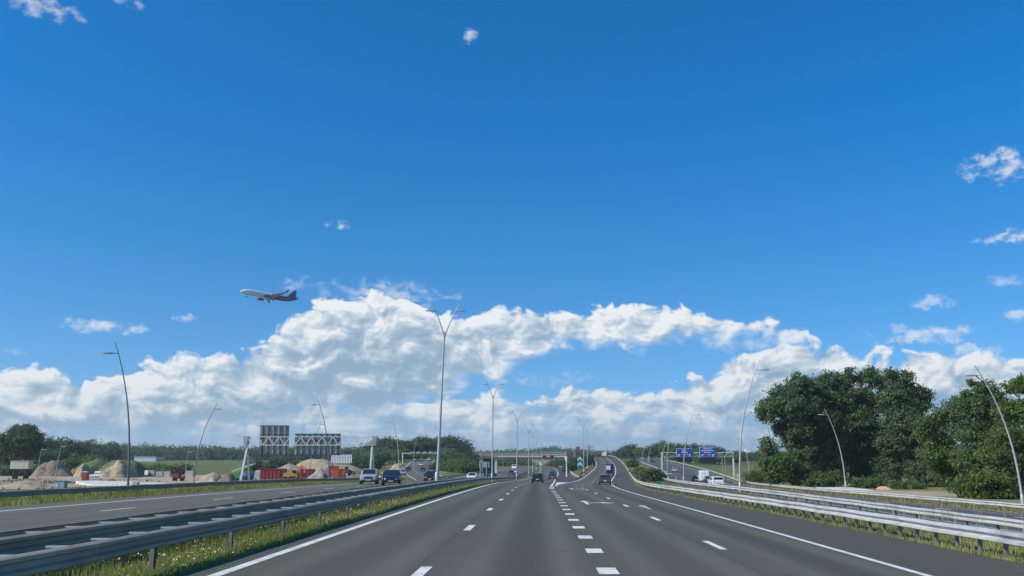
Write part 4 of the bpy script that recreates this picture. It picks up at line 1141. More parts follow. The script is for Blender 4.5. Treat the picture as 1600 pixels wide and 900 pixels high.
X_, Y_ = scatter(9000, 217, 420, lambda Y: XI1(Y) + 0.1, lambda Y: XRL(Y) - 1.4, rg, 0.5)
blades('verge_grass', 'grass and dry stalks on the fork island', X_, Y_, 0.6, 0.16, GRASS_Y, rg)
X_ = -40 - 105 * rg.random(16000); Y_ = 122 + 125 * rg.random(16000) ** 1.3
k_ = (vnoise(X_, Y_, 11, 41) * .65 + vnoise(X_, Y_, 3.5, 42) * .35) > 0.52
k_ &= ~((Y_ > 160) & (Y_ < 228) & (X_ > XP(112, 190) - 8) & (X_ < XP(268, 190) + 6))
X_, Y_ = X_[k_], Y_[k_]
blades('site_weeds', 'patches of weeds and rough grass on the sandy building site', X_, Y_, 0.42, 0.34, leafmat('weed_mix', (0.085, 0.105, 0.032), (0.230, 0.235, 0.095), 0.3), rg, 0.6)
STALK = leafmat('stalk_pale', (0.30, 0.28, 0.16), (0.52, 0.48, 0.30), 0.2)
X_, Y_ = scatter(420, 16, 80, lambda Y: XCL(Y) - 3.6, lambda Y: XCL(Y) - 1.2, rg)
blades('tall_stalks', 'tall pale grass stalks rising above the middle guardrail on the right', X_, Y_, 0.95, 0.022, STALK, rg, 0.12)
# flower heads
def flowers(name, label, n, y0, y1, fa, fb, h, r, m, rng):
    X, Y = scatter(n * 3, y0, y1, fa, fb, rng)
    k = vnoise(X, Y, 1.9, 31) + rng.normal(0, 0.2, len(X)) > 0.52
    X, Y = X[k][:n], Y[k][:n]
    n = len(X)
    Z = ground(X, Y) + h * (0.6 + 0.8 * rng.random(n))
    a = rng.random(n) * 6.28
    rr = r * (0.6 + 0.8 * rng.random(n))
    tx, ty = rng.normal(0, 0.35, n), rng.normal(-0.25, 0.35, n)
    vs = []
    for j in range(6):
        t_ = a + j * math.pi / 3
        cx, cy = np.cos(t_) * rr, np.sin(t_) * rr
        vs.append(np.stack([X + cx, Y + cy, Z - cx * tx - cy * ty], -1))
    v = np.stack(vs, 1).reshape(-1, 3)
    me = bpy.data.meshes.new(name)
    q = np.arange(n * 6).reshape(n, 6)
    o = link(name, quad_mesh(name, v, q, m))
    return props(o, label, 'flowers', None, 'stuff')
fl_w = mat('petal_white', (0.78, 0.77, 0.70), 0.7, 0, 0.05)
fl_y = mat('petal_yellow', (0.70, 0.62, 0.16), 0.7, 0, 0.1)
flowers('white_flowers', 'small white daisies in the grass under the left guardrail', 380, 9, 90, lambda Y: XL(Y) - 2.5, lambda Y: XL(Y) - 0.8, 0.15, 0.012, fl_w, rg)
flowers('yellow_flowers', 'small yellow flowers in the grass under the left guardrail', 900, 9, 90, lambda Y: XL(Y) - 2.6, lambda Y: XL(Y) - 0.9, 0.14, 0.012, fl_y, rg)
# ------------------------------------------------------------------ vehicles
def carpaint(name, col):
    m = mat('paint_' + name, col, 0.30, 0.15, 0.04, 1.0, coat=0.6)
    return m
glass = mat('window_glass', (0.020, 0.026, 0.030), 0.10, 0.0, 0.1)
tyre = mat('tyre_rubber', (0.018, 0.018, 0.019), 0.8)
rim_m = mat('wheel_rim', (0.45, 0.46, 0.47), 0.35, 0.7)
blackpl = mat('black_plastic', (0.022, 0.023, 0.024), 0.6)
lampred = mat('tail_lamp_red', (0.30, 0.015, 0.015), 0.25)
lampwhite = mat('head_lamp_clear', (0.75, 0.78, 0.80), 0.12)
plate_y = mat('plate_yellow', (0.62, 0.57, 0.38), 0.5)
plate_w = mat('plate_white', (0.70, 0.70, 0.68), 0.5)
chrome = mat('bright_trim', (0.7, 0.72, 0.74), 0.2, 0.9)
SHAPES = {  # length, width, height, roof line, belt line, glasshouse span, wheel radius
    'hatch': (4.10, 1.78, 1.49, [(-.5, .50), (-.49, .62), (-.465, .70), (-.40, .92), (-.33, .975), (-.20, 1.0), (-.02, .995), (.08, .95), (.20, .78), (.275, .665), (.38, .61), (.46, .56), (.49, .51), (.5, .44)], .62, (-.44, .25), .315),
    'suv': (4.35, 1.82, 1.60, [(-.5, .48), (-.495, .62), (-.475, .72), (-.43, .93), (-.37, .985), (-.20, 1.0), (-.02, .995), (.07, .96), (.18, .79), (.245, .68), (.38, .65), (.46, .62), (.49, .58), (.5, .52)], .64, (-.45, .215), .36),
    'sedan': (4.60, 1.80, 1.44, [(-.5, .48), (-.49, .62), (-.46, .70), (-.37, .73), (-.33, .75), (-.22, .93), (-.12, .99), (.0, 1.0), (.08, .96), (.19, .79), (.255, .68), (.38, .63), (.46, .55), (.49, .50), (.5, .44)], .63, (-.32, .23), .315),
    'estate': (4.70, 1.84, 1.50, [(-.5, .48), (-.495, .62), (-.47, .72), (-.42, .92), (-.35, .97), (-.15, 1.0), (.0, .99), (.08, .95), (.19, .78), (.255, .67), (.38, .62), (.46, .55), (.49, .50), (.5, .44)], .63, (-.45, .23), .325),
    'van': (5.3, 2.0, 2.45, [(-.5, .30), (-.498, .55), (-.49, .93), (-.46, .985), (-.30, 1.0), (.15, 1.0), (.24, .95), (.33, .70), (.38, .56), (.45, .49), (.49, .42), (.5, .30)], .52, (-.47, .35), .35),
}
def wheel(root, x, y, r, w=0.21):
    Mx = Matrix.Translation((0, 0, 0)) @ Matrix.Rotation(math.pi / 2, 4, 'Y')
    wh = MB().lathe([(r * 0.62, -w / 2), (r * 0.93, -w / 2), (r, -w * 0.32), (r, w * 0.32), (r * 0.93, w / 2), (r * 0.62, w / 2)], 18, Mx).build('wheel', tyre, root, 40)
    wh.location = (x, y, r)
    s_ = 1 if x > 0 else -1
    mb = MB().lathe([(r * 0.60, 0), (r * 0.60, 0.03), (r * 0.52, 0.04), (r * 0.15, 0.015), (r * 0.12, 0.035)], 14, Matrix.Rotation(s_ * math.pi / 2, 4, 'Y'))
    o = mb.build('rim', rim_m, wh, 40); o.location = (s_ * w * 0.46, 0, 0)
    return wh
def car(kind, label, cat, X, Y, col, away=True, z=None, group=None, yaw=None, lights=False, lo=False, name='car', cladding=False, scale=1.0):
    L, Wd, H, roof, belt, span, wr = SHAPES[kind]
    Z = gz(X, Y) if z is None else z
    rz = -math.atan(G0) if yaw is None else yaw
    root = thing(name, label, cat, (X, Y, Z), rz + (0 if away else math.pi), group)
    root.scale = (scale, scale, scale)
    ts = [p[0] for p in roof]
    # add side-glass stations
    st = sorted(set(ts + [span[0], (span[0] + span[1]) / 2 - .03, span[1], -.43, -.30, .30, .43]))
    rf = lambda t_: float(np.interp(t_, ts, [p[1] for p in roof])) * H
    rows, N = [], 0
    for t_ in st:
        y = t_ * L
        top = rf(t_)
        nose = 1 - 0.16 * max(0, (abs(t_) - 0.36) / 0.14) ** 2
        w = Wd / 2 * nose
        zb = 0.20 * H if kind != 'van' else 0.16 * H
        zb += 0.10 * max(0, (abs(t_) - 0.42) / 0.08) * H
        bl = min(belt * H + 0.03 * H * (-t_), top - 0.02)
        inr = max(0.0, (top - bl) / H)
        wroof = w * (0.985 - (0.42 if kind != 'van' else 0.12) * inr) if inr > 0.04 else w * 0.93
        zb = min(zb, bl - 0.05)
        sec = [(0, zb), (w * 0.88, zb), (w * 0.985, zb + (bl - zb) * 0.22), (w, zb + (bl - zb) * 0.55), (w * 0.975, bl), (wroof, top - 0.035 * H * (1 if inr > .04 else .5)), (wroof * 0.86, top - 0.006), (0, top)]
        rows.append((y, sec)); N = len(sec)
    vs, fs = [], []
    full = lambda sec: [(x, z) for x, z in sec] + [(-x, z) for x, z in reversed(sec[1:-1])]
    for y, sec in rows:
        for x, z in full(sec):
            vs.append((x, y, z))
    n = 2 * N - 2
    for i in range(len(rows) - 1):
        for k in range(n):
            fs.append((i * n + k, i * n + (k + 1) % n, (i + 1) * n + (k + 1) % n, (i + 1) * n + k))
    fs += [tuple(range(n)), tuple((len(rows) - 1) * n + k for k in range(n))]
    paint_ = carpaint(*col)
    MB().add(vs, fs).build('body', paint_, root, 38)
    # glass: panels set 8 mm proud of the body
    def sec_at(t_):
        for (y, s_), tt in zip(rows, st):
            if abs(tt - t_) < 1e-6: return y, s_
    def side(ta, tb, name):
        for sg in (1, -1):
            sel = [(y, s_) for (y, s_), tt in zip(rows, st) if ta - 1e-6 <= tt <= tb + 1e-6]
            vv, ff = [], []
            for y, s_ in sel:
                (x0, z0), (x1, z1) = s_[4], s_[5]
                for q in (0.10, 0.90):
                    vv.append((sg * (x0 + (x1 - x0) * q + 0.010), y, z0 + (z1 - z0) * q))
            for i in range(len(sel) - 1):
                ff.append((2 * i, 2 * i + 1, 2 * i + 3, 2 * i + 2))
            MB().add(vv, ff).build(name, glass, root)
    def cross_glass(ta, tb, name, inset=0.88):
        sel = [(y, s_) for (y, s_), tt in zip(rows, st) if ta - 1e-6 <= tt <= tb + 1e-6]
        vv, ff = [], []
        d = 1 if (ta + tb) > 0 else -1
        for y, s_ in sel:
            x5, z5 = s_[5][0] * inset, s_[7][1]
            x6 = s_[6][0] * inset
            for x, z in ((-x5, s_[5][1]), (-x6, s_[6][1]), (0, z5), (x6, s_[6][1]), (x5, s_[5][1])):
                vv.append((x, y + d * 0.012, z + 0.014))
        for i in range(len(sel) - 1):
            for k in range(4):
                ff.append((5 * i + k, 5 * i + k + 1, 5 * i + 6 + k, 5 * i + 5 + k))
        MB().add(vv, ff).build(name, glass, root)
    mid = [t_ for t_ in st if abs(t_ - ((span[0] + span[1]) / 2 - .03)) < 1e-6][0]
    if kind == 'van':
        side(.15, .33, 'side_window')
        cross_glass(.24, .33, 'windscreen')
        MB().box((0, -L / 2 - 0.006, H * 0.55), (0.03, 0.012, H * 0.72)).build('rear_door_seam', blackpl, root)
        for sg in (-1, 1):
            MB().bar((sg * 0.75, -2.2, H + .08), (sg * 0.75, 0.9, H + .08), 0.05).build('roof_rack', rim_m, root)
            for yy in (-2.0, -0.6, 0.7): MB().bar((sg * 0.75, yy, H - .03), (sg * 0.75, yy, H + .08), 0.05).build('rack_foot', rim_m, root)
    else:
        inner = [t_ for t_ in st if span[0] < t_ < span[1]]
        side(inner[0], mid, 'rear_side_window'); side(mid, [t_ for t_ in inner if t_ < span[1] - 0.02][-1], 'front_side_window')
        wa = {'hatch': (.08, .275), 'suv': (.07, .245), 'sedan': (.08, .255), 'estate': (.08, .255)}[kind]
        ra = {'hatch': (-.465, -.40), 'suv': (-.475, -.43), 'sedan': (-.33, -.22), 'estate': (-.47, -.42)}[kind]
        cross_glass(wa[0], wa[1], 'windscreen'); cross_glass(ra[0], ra[1], 'rear_window', 0.9)
    # lamps, bumpers, plates
    hl = 0.43 * H if kind != 'van' else 0.36 * H
    for sg in (-1, 1):
        MB().box((sg * Wd * 0.355, L * 0.483, hl), (Wd * 0.17, 0.10, 0.15 if kind != 'suv' else 0.19), rz=-sg * 0.35).build('headlight', lampwhite, root)
        tl_h = (0.16, 0.22) if kind not in ('van', 'suv', 'estate') else (0.14, 0.42)
        MB().box((sg * Wd * 0.385, -L * 0.483, H * (0.55 if kind != 'van' else 0.40)), (tl_h[0] * 1.3, 0.10, tl_h[1]), rz=sg * 0.3).build('tail_light', lampred, root)
        if not lo:
            m_ = MB().box((sg * (Wd / 2 + 0.09), L * 0.19 if kind != 'van' else L * .34, belt * H + 0.08), (0.20, 0.10, 0.14)); m_.build('wing_mirror', paint_ if not cladding else blackpl, root)
    bh = 0.12 * H if not cladding else 0.20 * H
    MB().box((0, L * 0.488, 0.27 * H), (Wd * 0.80, 0.09, bh)).build('front_bumper', blackpl, root)
    MB().box((0, -L * 0.488, 0.27 * H), (Wd * 0.84, 0.09, bh)).build('rear_bumper', blackpl, root)
    MB().box((0, L * 0.50, (0.40 if kind != 'suv' else 0.45) * H if kind != 'van' else .3 * H), (Wd * 0.50, 0.09, 0.11 if kind != 'suv' else 0.16)).build('grille', blackpl, root)
    MB().box((0, L * 0.488 + 0.055, 0.30 * H), (0.50, 0.02, 0.11)).build('number_plate', plate_y, root)
    MB().box((0, -L * 0.488 - 0.055, 0.40 * H if kind != 'van' else 0.24 * H), (0.50, 0.02, 0.11)).build('number_plate', plate_y, root)
    MB().box((0, 0, 0.21 * H), (Wd * 0.80, L * 0.86, 0.10)).build('underbody', blackpl, root)
    for sg in (-1, 1):
        for yy in (-0.295 * L, 0.305 * L):
            mb = MB()
            k = 12
            pts = [(math.cos(math.pi * i / k) * (wr + 0.07), math.sin(math.pi * i / k) * (wr + 0.07)) for i in range(k + 1)]
            mb.prism([(yy + a, wr + b_) for a, b_ in pts], 0, sg * (Wd / 2 - 0.10), sg * (Wd / 2 + 0.006))
            mb.build('wheel_arch', blackpl, root)
            wheel(root, sg * (Wd / 2 - 0.09), yy, wr)
    if cladding:
        for sg in (-1, 1):
            MB().box((sg * Wd * 0.46, -0.05 * L, H * 1.0), (0.05, 1.6, 0.05)).build('roof_rail', blackpl, root)
            MB().box((sg * (Wd / 2 - 0.005), 0, 0.25 * H), (0.03, L * 0.42, 0.16)).build('sill_cladding', blackpl, root)
    return root
SILVER = ('silver', (0.40, 0.42, 0.43)); NAVY = ('navy', (0.012, 0.016, 0.026)); BLACK = ('black', (0.012, 0.012, 0.012)); WHITE = ('white', (0.78, 0.79, 0.79)); GREY = ('grey', (0.060, 0.060, 0.058)); DARKB = ('dark_blue', (0.015, 0.02, 0.03)); MIDB = ('mid_blue', (0.03, 0.05, 0.10))
zo = lambda x, y: float(zO(x, y)); zm = lambda x, y: float(zL(x, y)); zr = lambda x, y: float(zR(x, y)); zc = lambda x, y: float(zC(x, y))
def on(px, Y, zf, py=740):
    x = XP(px, Y, py); return x, Y, float(zf(x, Y))
def heading(f, Y): return -math.atan(float(f(Y + 3) - f(Y - 3)) / 6.0)
def put(kind, label, cat, px, Y, zf, col, away, lane, **kw):
    x, y, z = on(px, Y, zf)
    return car(kind, label, cat, x, y, col, away, z + 0.01, yaw=heading(lane, Y) + kw.pop('dyaw', 0), **kw)
put('suv', 'silver off-roader with black bumper coming towards us on the opposite carriageway', 'car', 577.5, 97, zo, SILVER, False, XOL, cladding=True, dyaw=0.12)
put('hatch', 'dark blue hatchback coming towards us, just right of the silver off-roader', 'car', 612, 89, zo, NAVY, False, XOL, dyaw=0.12)
put('suv', 'black off-roader half hidden by the tallest central lamp', 'car', 674, 132, zo, BLACK, False, XOL)
put('hatch', 'white hatchback coming towards us left of the sign back on two posts', 'car', 737.5, 172, zo, WHITE, False, XOL)
put('sedan', 'dark car behind the second central lamp on the opposite carriageway', 'car', 770, 185, zo, GREY, False, XOL, lo=True)
put('sedan', 'dark car following closely left of the second central lamp', 'car', 763, 196, zo, BLACK, False, XOL, lo=True)
put('hatch', 'dark blue car farther back, left of the third central lamp', 'car', 799, 288, zo, DARKB, False, XOL, lo=True)
put('hatch', 'small white car behind the third central lamp', 'car', 805, 318, zo, WHITE, False, XOL, lo=True)
put('van', 'white van farther back between the third and fourth central lamps', 'van', 803.5, 420, zo, WHITE, False, XOL, lo=True, name='van')
put('hatch', 'light car at the rail end of the slip road, low and grey', 'car', 629.5, 262, zB, SILVER, False, XBL, lo=True)
put('hatch', 'black car on the left lane edge of the slip road', 'car', 638.5, 345, zB, BLACK, False, XBL, lo=True)
put('hatch', 'black car in the middle of the slip road', 'car', 660.5, 325, zB, BLACK, False, XBL, lo=True)
put('sedan', 'white low car in the middle of the slip road', 'car', 657.5, 410, zB, WHITE, False, XBL, lo=True)
put('hatch', 'small white car near the top of the slip road', 'car', 669.5, 480, zB, WHITE, False, XBL, lo=True)
put('hatch', 'black hatchback driving ahead of us, left of the row of block markings', 'car', 840, 139, zm, BLACK, True, XL)
put('sedan', 'dark saloon ahead in the left branch, beside the white edge line', 'car', 863.2, 205, zm, GREY, True, XL)
put('estate', 'dark car just beyond the saloon in the left branch', 'car', 863.0, 265, zm, BLACK, True, XL, lo=True)
for i, (px, Y, k_, c_, lab) in enumerate([(845, 620, 'van', WHITE, 'far white van on the left branch under the matrix signs'), (838.5, 560, 'hatch', BLACK, 'far dark car on the left branch, leftmost'), (850, 700, 'hatch', SILVER, 'far silver car on the left branch'), (853.5, 640, 'hatch', BLACK, 'far dark car on the left branch, rightmost')]):
    put(k_, lab, 'van' if k_ == 'van' else 'car', px, Y, zm, c_, True, XL, lo=True, name='van' if k_ == 'van' else 'car')
put('hatch', 'dark grey hatchback driving ahead in the exit road, nearest on the right branch', 'car', 945, 132, zr, GREY, True, XRL, dyaw=0.0)
for i, (px, Y, c_, lab) in enumerate([(927.5, 520, BLACK, 'tiny dark car at the crest of the exit road, leftmost'), (932, 528, MIDB, 'tiny blue car at the crest of the exit road'), (936, 522, BLACK, 'tiny dark car at the crest beside the white lorry')]):
    put('hatch', lab, 'car', px, Y, zr, c_, True, XRL, lo=True)
# right-hand carriageway
put('hatch', 'white hatchback seen from behind on the right-hand carriageway', 'car', 1118, 128, zc, WHITE, True, XCL, dyaw=0.06)
put('hatch', 'black car directly left of the white hatchback', 'car', 1108.5, 140, zc, BLACK, True, XCL, lo=True)
put('suv', 'dark off-roader behind the white hatchback, right of the tall white van', 'car', 1113.5, 176, zc, GREY, True, XCL)
put('van', 'tall white van with roof ladder rack on the right-hand carriageway', 'van', 1099.5, 172, zc, WHITE, True, XCL, name='van')
put('hatch', 'black car left of the tall white van', 'car', 1086.5, 178, zc, BLACK, True, XCL)
put('hatch', 'silver car far up the right-hand carriageway, by the thin lamp', 'car', 1054.5, 290, zc, SILVER, True, XCL, lo=True)
put('hatch', 'dark car at the far top of the right-hand carriageway', 'car', 1020.5, 440, zc, BLACK, True, XCL, lo=True)
# white lorry on the crest, blue lorry with a white load
def lorry(label, px, Y, zf, lane, w, h, L, body, cabc, box_x=0.0, box_w=None, name='lorry'):
    x, y, z = on(px, Y, zf)
    root = thing(name, label, 'lorry', (x, y, z + 0.01), heading(lane, Y))
    MB().box((0, 0, 0.85), (w * 0.9, L, 0.28)).build('chassis', blackpl, root)
    mb = MB()
    prof = [(L / 2 - 0.1, 0.7), (L / 2 + 1.7, 0.7), (L / 2 + 1.75, 1.5), (L / 2 + 1.45, 2.5), (L / 2 + 0.9, 2.75), (L / 2 - 0.1, 2.75)]
    mb.prism(prof, 0, -w * 0.47, w * 0.47)
    mb.build('cab', cabc, root)
    MB().box((0, L / 2 + 1.62, 1.95), (w * 0.8, 0.06, 0.75)).build('windscreen', glass, root)
    bw = box_w or w
    bx = MB().box((box_x, -0.1, 1.0 + (h - 1.0) / 2), (bw, L, h - 1.0)).build('cargo_box', body, root)
    for sg in (-1, 1):
        MB().box((box_x + sg * (bw / 2 - .03), -L / 2 - 0.115, 1.0 + (h - 1.0) / 2), (0.06, 0.03, h - 1.0)).build('door_frame', rim_m, bx)
        MB().box((sg * w * 0.38, -L / 2 - 0.08, 0.9), (0.35, 0.08, 0.16)).build('tail_light', lampred, root)
        for yy in (-L * 0.3, L / 2 + 0.8):
            wheel(root, sg * (w / 2 - 0.15), yy, 0.48, 0.30)
    MB().box((box_x, -L / 2 - 0.12, 1.0 + (h - 1.0) * .55), (0.03, 0.02, h - 1.15)).build('door_seam', blackpl, bx)
    MB().box((0, -L / 2 - 0.1, 0.62), (w * 0.86, 0.1, 0.14)).build('rear_bumper', blackpl, root)
    return root
bluep = carpaint('lorry_blue', (0.014, 0.024, 0.09)); whitep = carpaint('lorry_white', (0.80, 0.80, 0.80))
lorry('white lorry seen from behind on the crest of the exit road', 944.5, 508, zr, XRL, 2.45, 2.9, 6.0, whitep, whitep)
bl = lorry('small blue lorry with a blue rear, carrying a white box, in the exit road', 953.5, 212, zr, XRL, 1.9, 1.45, 3.4, bluep, bluep)
bb = MB().box((0, 0, 0), (0.85, 1.3, 0.95)).build('white_box', whitep)
bb.location = (bl.location.x - 0.52, bl.location.y - 0.95, bl.location.z + 1.45 + 0.49); props(bb, 'white upright box standing on the left of the small blue lorry', 'box')

# ------------------------------------------------------------------ overhead sign gantry on the left, seen from behind
white_steel = mat('white_gantry_paint', (0.66, 0.68, 0.67), 0.45, 0.1, 0.06, 0.8, dirt=(0.5, 0.52, 0.5))
alu = mat('sign_back_aluminium', (0.36, 0.38, 0.38), 0.55, 0.4, 0.08, 0.6)
rib_m = mat('sign_rib', (0.10, 0.11, 0.115), 0.6, 0.3, 0.1)
def px_bar(mb, a, b, w, Y):
    (x0, z0), (x1, z1) = W(a[0], a[1], Y), W(b[0], b[1], Y)
    return mb.bar((x0, Y, z0), (x1, Y, z1), w)
YG = 180.0
xl, zt = W(384, 682.5, YG); xr, _ = W(585, 683, YG); _, zb_ = W(384, 695.5, YG)
gx = (xl + xr) / 2; gzb = gz(gx, YG)
gr = thing('sign_gantry', 'white lattice sign gantry standing in the building site, signs seen from behind', 'gantry', (gx, YG, gzb))
def L_(x, y, z): return (x - gx, y - YG, z - gzb)
dep = 1.5
for yy, zz in ((0, zt), (0, zb_), (dep, zt), (dep, zb_)):
    MB().bar(L_(xl, YG + yy, zz), L_(xr, YG + yy, zz), 0.14 if yy == 0 else 0.11).build('chord', white_steel, gr)
nb = 12
for i in range(nb):
    xa, xb, xc = [xl + (xr - xl) * t_ for t_ in ((i + 0.15) / nb, (i + 0.62) / nb, (i + 1.0) / nb)]
    for yy in (0.0,):
        MB().bar(L_(xa, YG + yy, zt), L_(xb, YG + yy, zb_), 0.14).build('brace', white_steel, gr)
        MB().bar(L_(xb, YG + yy, zb_), L_(xc + 0.3, YG + yy, zt), 0.14).build('brace', white_steel, gr)
    MB().bar(L_(xa, YG, zt), L_(xa, YG + dep, zt), 0.07).build('cross_tie', white_steel, gr)
for (bx0, by0, bx1, by1, yo) in ((386.5, 694, 375.2, 750, -0.4), (386, 694, 386, 750, dep + 0.3), (581.5, 694, 577.5, 742, -0.4), (582.5, 694, 582.5, 742, dep + 0.3)):
    (xa, za), (xb, zz) = W(bx0, by0, YG), W(bx1, by1, YG)
    zz = min(zz, gz(xb, YG) + 0.0) - 0.3
    MB().bar(L_(xa, YG + 0.3, za), L_(xb, YG + yo, zz), 0.36 if yo < 0 else 0.30).build('leg', white_steel if yo < 0 else alu, gr)
for xx in (xl, xr):
    MB().prism([(xx - gx - 0.5, zt - gzb + 0.1), (xx - gx + 0.5, zt - gzb + 0.1), (xx - gx + 0.3, zb_ - gzb - 0.1), (xx - gx - 0.25, zb_ - gzb - 0.1)], 1, -0.12, dep + 0.1).build('end_bracket', alu, gr)
def sign_back(label, x0, y0, x1, y1, nrib, Y):
    (xa, za), (xb, zz) = W(x0, y0, Y), W(x1, y1, Y)
    cx, cz, w, h = (xa + xb) / 2, (za + zz) / 2, xb - xa, za - zz
    tilt = Matrix.Rotation(R(-7), 3, 'X')
    root = thing('sign_board', label, 'road sign', (cx, Y, zz)); root.rotation_euler = (R(5), 0, 0)
    npan = 4
    for i in range(npan):
        MB().box((0, 0, h * (i + 0.5) / npan), (w, 0.05, h / npan - 0.02)).build('panel', alu, root)
    for i in range(nrib):
        x = -w / 2 + w * (i + 0.5) / nrib
        MB().box((x, -0.13, h / 2), (0.38 if i % 2 else 0.26, 0.20, h)).build('rib', rib_m, root)
    for hh in (0.99, 0.68, 0.01):
        MB().box((0, -0.06, h * hh), (w, 0.09, 0.11)).build('rail', rib_m, root)
    return root
sign_back('tall square sign board on the white gantry, its ribbed grey back towards us', 407.5, 664.5, 451, 711, 5, YG + dep + 0.45)
sign_back('wide sign board on the white gantry, its ribbed grey back towards us', 461.5, 677.5, 532, 711, 8, YG + dep + 0.45)

# ------------------------------------------------------------------ gantry with blue signs over the right-hand carriageway
blue = mat('sign_blue', (0.008, 0.085, 0.42), 0.45, 0, 0.03, 0.5)
sign_white = mat('sign_white', (0.80, 0.81, 0.82), 0.5, 0, 0.03)
sign_red = mat('sign_red', (0.62, 0.03, 0.04), 0.5, 0, 0.03)
sign_cyan = mat('sign_green_blue', (0.10, 0.42, 0.55), 0.5, 0, 0.03)
dark_box = mat('matrix_black', (0.02, 0.024, 0.03), 0.5)
YB = 252.0
gal = mat('gantry_grey', (0.42, 0.45, 0.44), 0.5, 0.3, 0.08)
(xa, za), (xb, _) = W(1034, 707, YB), W(1147, 707, YB)
cx = (xa + xb) / 2; cz = gz(cx, YB)
g2 = thing('sign_gantry', 'grey gantry across the right-hand carriageway carrying the two blue signs', 'gantry', (cx, YB, cz))
_, zlow = W(1034, 713.5, YB)
for yy in (0, 1.1):
    MB().bar((xa - cx, yy, za - cz), (xb - cx, yy, za - cz), 0.19).build('chord', white_steel if yy == 0 else gal, g2)
    MB().bar((xa - cx, yy, zlow - cz), (xb - cx, yy, zlow - cz), 0.15).build('chord', gal, g2)
for i in range(11):
    u0, u1, u2 = [xa - cx + (xb - xa) * q for q in (i / 11, (i + .5) / 11, (i + 1) / 11)]
    MB().bar((u0, 0, za - cz), (u1, 0, zlow - cz), 0.11).build('brace', gal, g2)
    MB().bar((u1, 0, zlow - cz), (u2, 0, za - cz), 0.11).build('brace', gal, g2)
for px0, px1 in ((1034.5, 1034.5), (1145.5, 1147.5)):
    (x0, z0), (x1, _z) = W(px0, 707, YB), W(px1, 745, YB)
    MB().bar((x0 - cx, 0.3, z0 - cz), (x1 - cx, 0.3, gz(x1, YB) - cz - 0.3), 0.38).build('leg', white_steel, g2)
def blue_sign(label, x0, y0, x1, y1, ydark, lines, Y):
    (xa, za), (xb, zz) = W(x0, y0, Y), W(x1, y1, Y)
    _, zd = W(x0, ydark, Y)
    cx, w, h = (xa + xb) / 2, xb - xa, za - zz
    root = thing('motorway_sign', label, 'road sign', (cx, Y, zz))
    MB().box((0, 0.03, h / 2), (w, 0.10, h)).build('border', sign_white, root)
    MB().box((0, -0.03, h / 2), (w - 0.16, 0.05, h - 0.16)).build('face', blue, root)
    for (lx, lz, lw, lh, m_) in lines:       # print too far off to read: destination lines and route numbers as bands of lettering
        n = max(1, int(lw * w / 0.42)) if m_ is sign_white else 1
        for k in range(n):
            ww = lw * w / n
            MB().box((lx * w + (k - (n - 1) / 2) * ww, -0.058, lz * h), (ww * (0.62 if n > 1 else 1), 0.012, lh * h * (0.75 + 0.25 * ((k * 7) % 3 == 0)))).build('lettering', m_, root)
    for lx, ang in ((-0.36, 0.0), (0.36, 0.0)) if h < 2.5 else ((-0.33, -0.5), (0.36, -0.5)):
        s_ = 0.42
        pts = [(-0.22, 0.0), (-0.22, 0.1), (0.0, 0.42), (0.22, 0.1), (0.22, 0.0), (0.09, 0.0), (0.09, -0.4), (-0.09, -0.4), (-0.09, 0.0)]
        pts = [(x_ * math.cos(ang) - y_ * math.sin(ang), x_ * math.sin(ang) + y_ * math.cos(ang)) for x_, y_ in pts]
        MB().prism([(lx * w + p[0], h * 0.19 + p[1]) for p in pts], 1, -0.066, -0.052).build('arrow', sign_white, root)
    MB().box((0, 0.16, (zd - zz) / 2 - 0.02), (w * 1.0, 0.3, zz - zd - 0.06)).build('matrix_panel', dark_box, root)
    return root
blue_sign('smaller blue motorway sign with two arrows over the left lanes of the right-hand carriageway', 1057, 700.8, 1080.8, 714, 722, [(0, .80, .30, .12, sign_white), (.02, .56, .42, .12, sign_white), (-.12, .28, .20, .15, sign_red), (.14, .28, .24, .14, sign_cyan)], YB - 0.4)
blue_sign('larger blue motorway sign with two arrows, right of the smaller one', 1093, 698.8, 1117.5, 714.2, 724.5, [(.02, .84, .56, .10, sign_white), (0, .66, .78, .10, sign_white), (0, .48, .50, .10, sign_white), (-.13, .24, .18, .15, sign_red), (.12, .24, .24, .14, sign_cyan)], YB - 0.4)
# trestle signs beyond, posts of a sign seen at the right of the gantry
tp = thing('trestle_sign', 'grey two-legged sign trestle right of the larger blue sign', 'road sign', (XP(1131, 300), 300, gz(XP(1131, 300), 300)))
h_ = W(1131, 708, 300)[1] - tp.location.z
for s_ in (-1, 1):
    MB().bar((s_ * 0.45, 0, -0.3), (s_ * 0.45, 0, h_ - 1.2), 0.15).build('post', gal, tp)
    MB().bar((s_ * 0.45, 0, h_ - 1.3), (s_ * 1.6, 0, h_), 0.14).build('arm', gal, tp)

# ------------------------------------------------------------------ chevron board on the fork island, sign backs, small signs
teal = mat('chevron_teal', (0.02, 0.16, 0.15), 0.5, 0, 0.05)
cyanw = mat('chevron_pale', (0.40, 0.62, 0.66), 0.5, 0, 0.05)
Yc = 226.0
(xa, zt_), (xb, zb2) = W(902.0, 717, Yc), W(910.4, 733.6, Yc)
cx = (xa + xb) / 2; w, h = xb - xa, zt_ - zb2
zg_ = gz(cx, Yc)
ch = thing('chevron_board', 'tall board with dark and pale chevrons on the fork island', 'road sign', (cx, Yc, zg_))
MB().box((0, 0.04, zb2 - zg_ + h / 2 - 0.06), (w, 0.06, h - 0.1)).build('board', teal, ch)
MB().prism([(-w / 2, zb2 - zg_ + h - .1), (0, zb2 - zg_ + h + w * 0.42), (w / 2, zb2 - zg_ + h - .1)], 1, 0.012, 0.07).build('board_tip', teal, ch)
ph_ = h / 4.0
